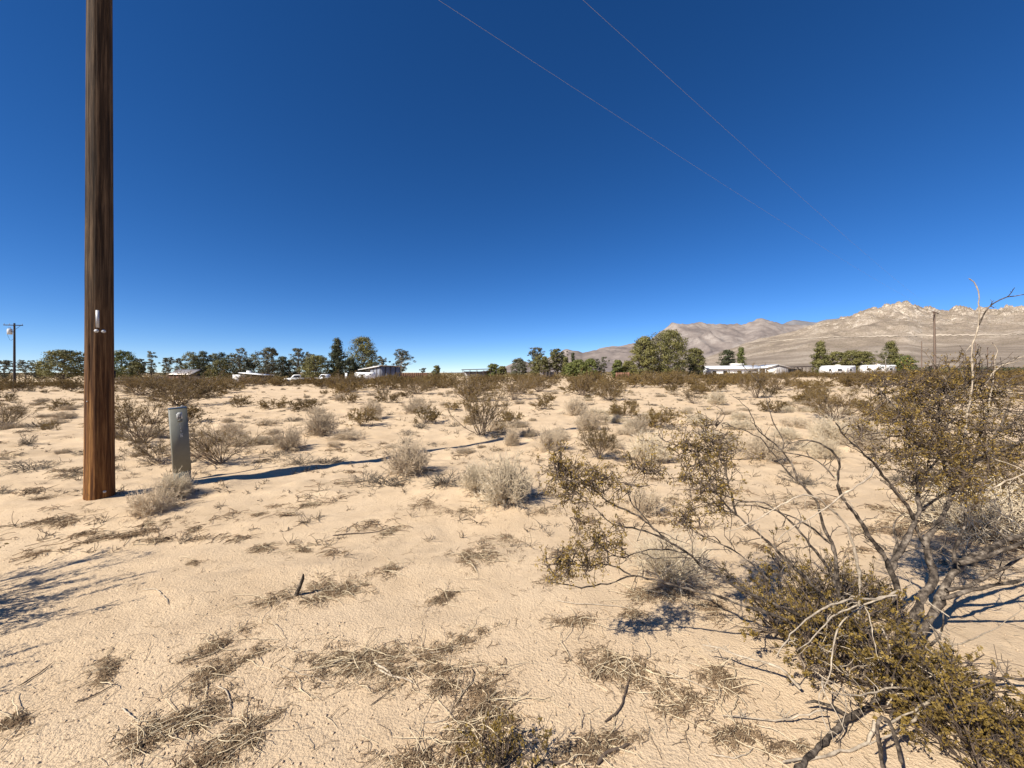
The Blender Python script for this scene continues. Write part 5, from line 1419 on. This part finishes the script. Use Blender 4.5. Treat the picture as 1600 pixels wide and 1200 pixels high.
# ------------------------------------------------------------------ litter, twigs, pebbles
def litter():
    rng = np.random.default_rng(17)
    dark, pale = Geo(), Geo()
    def mat_patch(u, v, ru, rv, ang, n, lmin=0.010, lmax=0.085, r=0.0013, lift=0.011, palef=0.16, long=True):
        n = int(n * 2.3)
        th = rng.random(n) * 2 * math.pi; q = np.abs(rng.normal(0, 0.62, n)) * (0.75 + 0.9 * vnoise(th * 1.6 + u, th * 0 + v, 3))
        a, b = q * np.cos(th) * ru, q * np.sin(th) * rv
        ca, sa = math.cos(math.radians(ang)), math.sin(math.radians(ang))
        uu = u + a * ca + b * sa; vv = v - a * sa + b * ca
        # break the patch up
        keep = fbm((uu + 0.6 * vv) / 16.0, (vv - 0.35 * uu) / 7.0, 9, 4) > rng.uniform(-0.16, 0.20, n)
        uu, vv = uu[keep], vv[keep]; n = len(uu)
        if n == 0: return
        x, y, z = ground_px(uu, vv)
        az = rng.normal(0.5, 0.9, n) + math.pi * (rng.random(n) < 0.5)
        D = np.stack([np.cos(az), np.sin(az), rng.normal(0.05, 0.12, n)], -1)
        L = lmin + (lmax - lmin) * rng.random(n) ** 1.8
        S = np.stack([x, y, z], -1) - D * L[:, None] / 2
        P = walk(S, D, L, 4, 0.34, (0, 0, 0), rng)
        P[..., 2] = gz(P[..., 0], P[..., 1]) + 0.001 + np.abs(rng.normal(0, lift, (n, 1))) * np.array([[0.3, 1, 1, 0.4]]) * (0.5 + 0.5 * rng.random((n, 4)))
        isp = rng.random(n) < palef
        if long:
            q = rng.choice(n, max(1, n // 55), replace=False); Lq = rng.uniform(0.08, 0.30, len(q)); Q = walk(np.stack([x, y, z], -1)[q], norm(rng.normal(0, 1, (len(q), 3)) * np.array([1, 1, 0.05])), Lq, 8, 0.26, (0, 0, 0), rng)
            Q[..., 2] = gz(Q[..., 0], Q[..., 1]) + 0.006 + np.abs(rng.normal(0, 0.012, (len(q), 1))) * np.sin(np.linspace(0.2, 3, 8))[None]
            pale.tubes(Q, radii(len(q), 8, 0.0019, 0.0011) * rng.uniform(0.7, 1.3, (len(q), 1)), 4)
        R = radii(n, 4, r, r * 0.7) * rng.uniform(0.6, 1.4, (n, 1))
        if (~isp).any(): dark.tubes(P[~isp], R[~isp], 3)
        if isp.any(): pale.tubes(P[isp], R[isp] * 0.9, 3)
    for u, v, ru, rv, ang, n in [
        (740, 870, 70, 28, 8, 1100), (690, 935, 40, 12, 20, 420), (505, 925, 60, 26, 15, 900), (430, 935, 60, 14, 15, 420), (545, 920, 50, 26, 5, 600),
        (475, 860, 40, 18, 15, 420), (605, 832, 30, 8, 25, 260), (560, 1035, 110, 34, 8, 2200), (640, 1045, 60, 28, 20, 1100), (690, 1060, 40, 34, 30, 800), (720, 1000, 70, 16, 22, 800),
        (760, 1095, 45, 55, 10, 1500), (740, 1160, 60, 45, 0, 1800), (640, 1190, 60, 16, 0, 700), (950, 1040, 70, 30, -10, 1300), (1010, 1060, 70, 36, -20, 1300), (930, 1165, 70, 26, 18, 1400), (1060, 1100, 60, 30, -25, 1000),
        (340, 1010, 80, 14, 28, 600), (320, 1060, 50, 18, 30, 500), (165, 1050, 30, 20, 30, 350), (380, 1030, 70, 16, 25, 500), (290, 1125, 90, 26, 25, 1200), (380, 1150, 80, 24, 28, 1100), (230, 1155, 60, 22, 25, 700), (340, 1185, 70, 18, 10, 700),
        (20, 1130, 40, 18, 20, 300), (870, 905, 60, 14, 10, 320), (900, 970, 60, 14, 5, 320), (985, 960, 50, 18, 0, 300), (610, 890, 50, 16, 15, 260), (300, 880, 40, 10, 10, 100),
        (110, 805, 60, 12, 12, 320), (60, 780, 60, 8, 8, 220), (250, 815, 60, 14, 8, 360), (400, 805, 50, 8, 10, 160), (480, 790, 60, 8, 8, 200), (660, 790, 60, 14, 5, 320), (720, 800, 60, 12, 0, 320),
        (790, 840, 50, 10, 5, 220), (850, 800, 40, 10, 5, 220), (1120, 1060, 60, 34, -15, 900), (1150, 1150, 60, 24, -10, 500), (1230, 1170, 60, 16, 0, 260), (1000, 930, 60, 24, -5, 420), (1110, 950, 50, 26, -10, 500), (1060, 925, 60, 20, 0, 500),
        (1500, 880, 90, 30, 0, 700), (1570, 900, 60, 24, -10, 400), (1450, 800, 60, 18, 0, 260), (1210, 790, 60, 16, 0, 260), (1240, 750, 60, 12, 0, 220),
    ]: mat_patch(u, v, ru, rv, ang, n)
    # drifts in the middle distance
    for k in range(260):
        v = 618 + 250 * rng.random() ** 1.5; u = rng.uniform(-40, 1640)
        sc = (v - V0) / 200.0
        mat_patch(u, v, rng.uniform(18, 70) * (0.4 + 0.6 * sc), rng.uniform(1.2, 5) * (0.3 + 0.9 * sc), rng.uniform(-2, 14), int(16 + 18 * sc), 0.05, 0.25, 0.0020 + 0.0010 / max(sc, .25), 0.018, 0.2, False)
    # loose single straws everywhere near
    n = 1000
    vv = 800 + 430 * rng.random(n); uu = rng.uniform(-60, 1660, n)
    x, y, z = ground_px(uu, vv)
    az = rng.random(n) * 6.28; L = 0.02 + 0.10 * rng.random(n) ** 2.5
    D = np.stack([np.cos(az), np.sin(az), 0 * az], -1)
    P = walk(np.stack([x, y, z], -1), D, L, 4, 0.3, (0, 0, 0), rng)
    P[..., 2] = gz(P[..., 0], P[..., 1]) + 0.0025 + 0.006 * rng.random((n, 4))
    h = rng.random(n) < 0.55
    dark.tubes(P[h], radii(h.sum(), 4, 0.0013, 0.0008), 3); pale.tubes(P[~h], radii((~h).sum(), 4, 0.0013, 0.0008), 3)
    stuff(obj('dead_weed_litter', dark, M['litter']), 'brown mats of dead weed stalks strewn over the sand', 'litter')
    stuff(obj('straw_litter', pale, M['pale_litter']), 'pale dry straws strewn among the dead weed mats', 'litter')
litter()

def fallen_twigs():
    rng = np.random.default_rng(23)
    lab = {'d': 'dark sticks lying on the sand', 'p': 'bleached twigs lying on the sand'}
    names = ['short dark stick on bare sand below the feathery bush shadow', 'dark stick with a kink beside a small weed mat', 'bleached hook-shaped twig alone on smooth sand',
             'bleached bent twig on the rear edge of a double weed mat', 'short straight bleached twig in front of the double weed mat', 'slim bleached twig trailing from the biggest weed mat',
             'thick white forked twig on the biggest weed mat', 'white twig tucked under the thick forked one', 'dark straight stick at the front of the biggest weed mat',
             'thin dark hooked stick between two weed mats', 'thin dark stick leaning off the long weed mat', 'long crooked dark stick with a bent top on open sand',
             'thick dark curved stick by the nearest weed mat', 'thick dark root-like stick beside the tiny green sprig', 'long thin bleached stalk crossing the biggest weed mat',
             'long pale stalk on clean sand below the hanging leaf sprays', 'thin dark stick along a narrow weed streak', 'long dark stick lying flat on clean sand behind the grey snag',
             'bleached bent stalk in the mat below the leafy shrub', 'bleached curled twig in front of the crooked limbs', 'bleached angled twig beside the long weed mat', 'short dark stick in the weeds at the nearest sand']
    T = [('d', [(30, 1073), (60, 1055), (84, 1036)], 4), ('d', [(116, 1100), (150, 1088), (172, 1075), (185, 1066)], 4), ('p', [(222, 922), (245, 922), (258, 934), (263, 946)], 3),
         ('p', [(340, 1073), (354, 1080), (360, 1095), (358, 1114)], 4), ('p', [(190, 1108), (205, 1122), (220, 1131)], 4), ('p', [(434, 1040), (460, 1052), (490, 1058), (520, 1075)], 3),
         ('p', [(585, 1037), (605, 1050), (618, 1062), (634, 1062), (645, 1070)], 7), ('p', [(590, 1047), (610, 1058), (622, 1066)], 6), ('d', [(578, 1104), (600, 1088), (622, 1072)], 3),
         ('d', [(713, 1104), (722, 1085), (738, 1068), (742, 1050), (736, 1045)], 4), ('d', [(762, 1145), (778, 1122), (795, 1103)], 3), ('d', [(945, 1130), (970, 1112), (978, 1080), (985, 1056), (983, 1040)], 6),
         ('d', [(933, 1198), (948, 1180), (965, 1172), (985, 1165)], 11), ('d', [(815, 1184), (830, 1190), (850, 1192), (880, 1194), (900, 1202)], 9), ('p', [(640, 1026), (690, 1020), (720, 1008), (734, 1003)], 3),
         ('p', [(870, 940), (900, 945), (960, 948), (990, 953)], 3), ('d', [(290, 1035), (330, 1024), (370, 1008)], 3), ('d', [(520, 838), (560, 834), (590, 832), (618, 822)], 3),
         ('p', [(1040, 1052), (1070, 1062), (1115, 1082), (1132, 1080)], 4), ('p', [(1110, 1180), (1140, 1188), (1165, 1182), (1178, 1170)], 4), ('p', [(660, 1132), (700, 1128), (712, 1085)], 3), ('d', [(640, 1185), (680, 1165), (700, 1150)], 3)]
    for (kind, px, w), nm in zip(T, names):
        P = np.array([g1(u, v) for u, v in px]); C = resample(P, rng, 0.02, 0.002)
        dep = C[:, 1].mean(); r = w / F * dep * 0.28
        C[:, 2] = gz(C[:, 0], C[:, 1]) + r * 0.7 + 0.004
        c0 = C[0].copy()
        g = Geo(); R = np.linspace(r, r * 0.55, len(C)); R[0] *= .5; R[-1] *= .3; g.tubes(C - c0, R, 6)
        o = obj('fallen_twig', g, M['twig'] if kind == 'd' else M['deadwood'], None, True, loc=tuple(c0))
        tag(o, nm, 'twig', lab[kind])
    # grey snag standing in a weed mat
    P = np.array([P3(462, 934, 2.62), P3(468, 918, 2.6), P3(473, 905, 2.6), P3(474, 897, 2.6)])
    P[0, 2] = gz1(P[0, 0], P[0, 1]) - 0.01
    g = Geo(); g.tubes(P - P[0], np.array([.016, .012, .011, .005]), 7)
    tag(obj('wood_snag', g, M['bark'], None, True, loc=tuple(P[0])), 'short grey snag of wood standing in a weed mat', 'snag')
fallen_twigs()

def stubble():
    rng = np.random.default_rng(31)
    n = 8000
    v = 596 + 300 * rng.random(n) ** 1.4; u = rng.uniform(-60, 1660, n)
    keep = fbm(u / 60.0, v / 14.0, 83, 3) > rng.uniform(-0.35, 0.25, n); keep &= rng.random(n) < np.clip((880 - v) / 260, 0, 1) * 0.75; u, v = u[keep], v[keep]; n = len(u)
    x, y, z = ground_px(u, v)
    m = 7
    h = rng.uniform(0.03, 0.12, n)
    S = np.repeat(np.stack([x, y, z], -1), m, 0) + rng.normal(0, 0.02, (n * m, 3)) * np.array([1, 1, 0])
    D = hemi(n * m, 15, 85, rng)
    P = walk(S, D, np.repeat(h, m) * rng.uniform(0.5, 1.3, n * m), 4, 0.3, (0, 0, -0.02), rng)
    g = Geo(); g.tubes(P, radii(n * m, 4, 0.0028, 0.0018) * np.repeat(1 + y / 14, m)[:, None], 3)
    stuff(obj('dry_stubble', g, M['stubble']), 'tiny dry weed stubble sprinkled over the open sand', 'weeds')
stubble()

def pebbles():
    rng = np.random.default_rng(29)
    n = 9000
    vv = 770 + 460 * rng.random(n) ** 0.9; uu = rng.uniform(-60, 1660, n)
    x, y, z = ground_px(uu, vv)
    s = 0.0018 + 0.006 * rng.random(n) ** 8
    ico = np.array([[0, 0, 1], [.9, 0, .25], [.28, .86, .2], [-.73, .53, .3], [-.7, -.5, .2], [.3, -.85, .3], [0, 0, -.7]])
    t = np.array([[0, 1, 2], [0, 2, 3], [0, 3, 4], [0, 4, 5], [0, 5, 1], [6, 2, 1], [6, 3, 2], [6, 4, 3], [6, 5, 4], [6, 1, 5]])
    a = rng.random(n) * 6.28; ca, sa = np.cos(a), np.sin(a)
    V = ico[None] * (1 + rng.normal(0, .18, (n, 7, 3))) * s[:, None, None] * np.array([1.2, 1, .75])
    V = np.stack([V[..., 0] * ca[:, None] - V[..., 1] * sa[:, None], V[..., 0] * sa[:, None] + V[..., 1] * ca[:, None], V[..., 2]], -1)
    V += np.stack([x, y, z + s * 0.25], -1)[:, None]
    g = Geo(); g.add(V.reshape(-1, 3), None, (t[None] + 7 * np.arange(n)[:, None, None]).reshape(-1, 3))
    stuff(obj('gravel', g, M['pebble']), 'small clods and pebbles strewn over the sand', 'gravel')
pebbles()
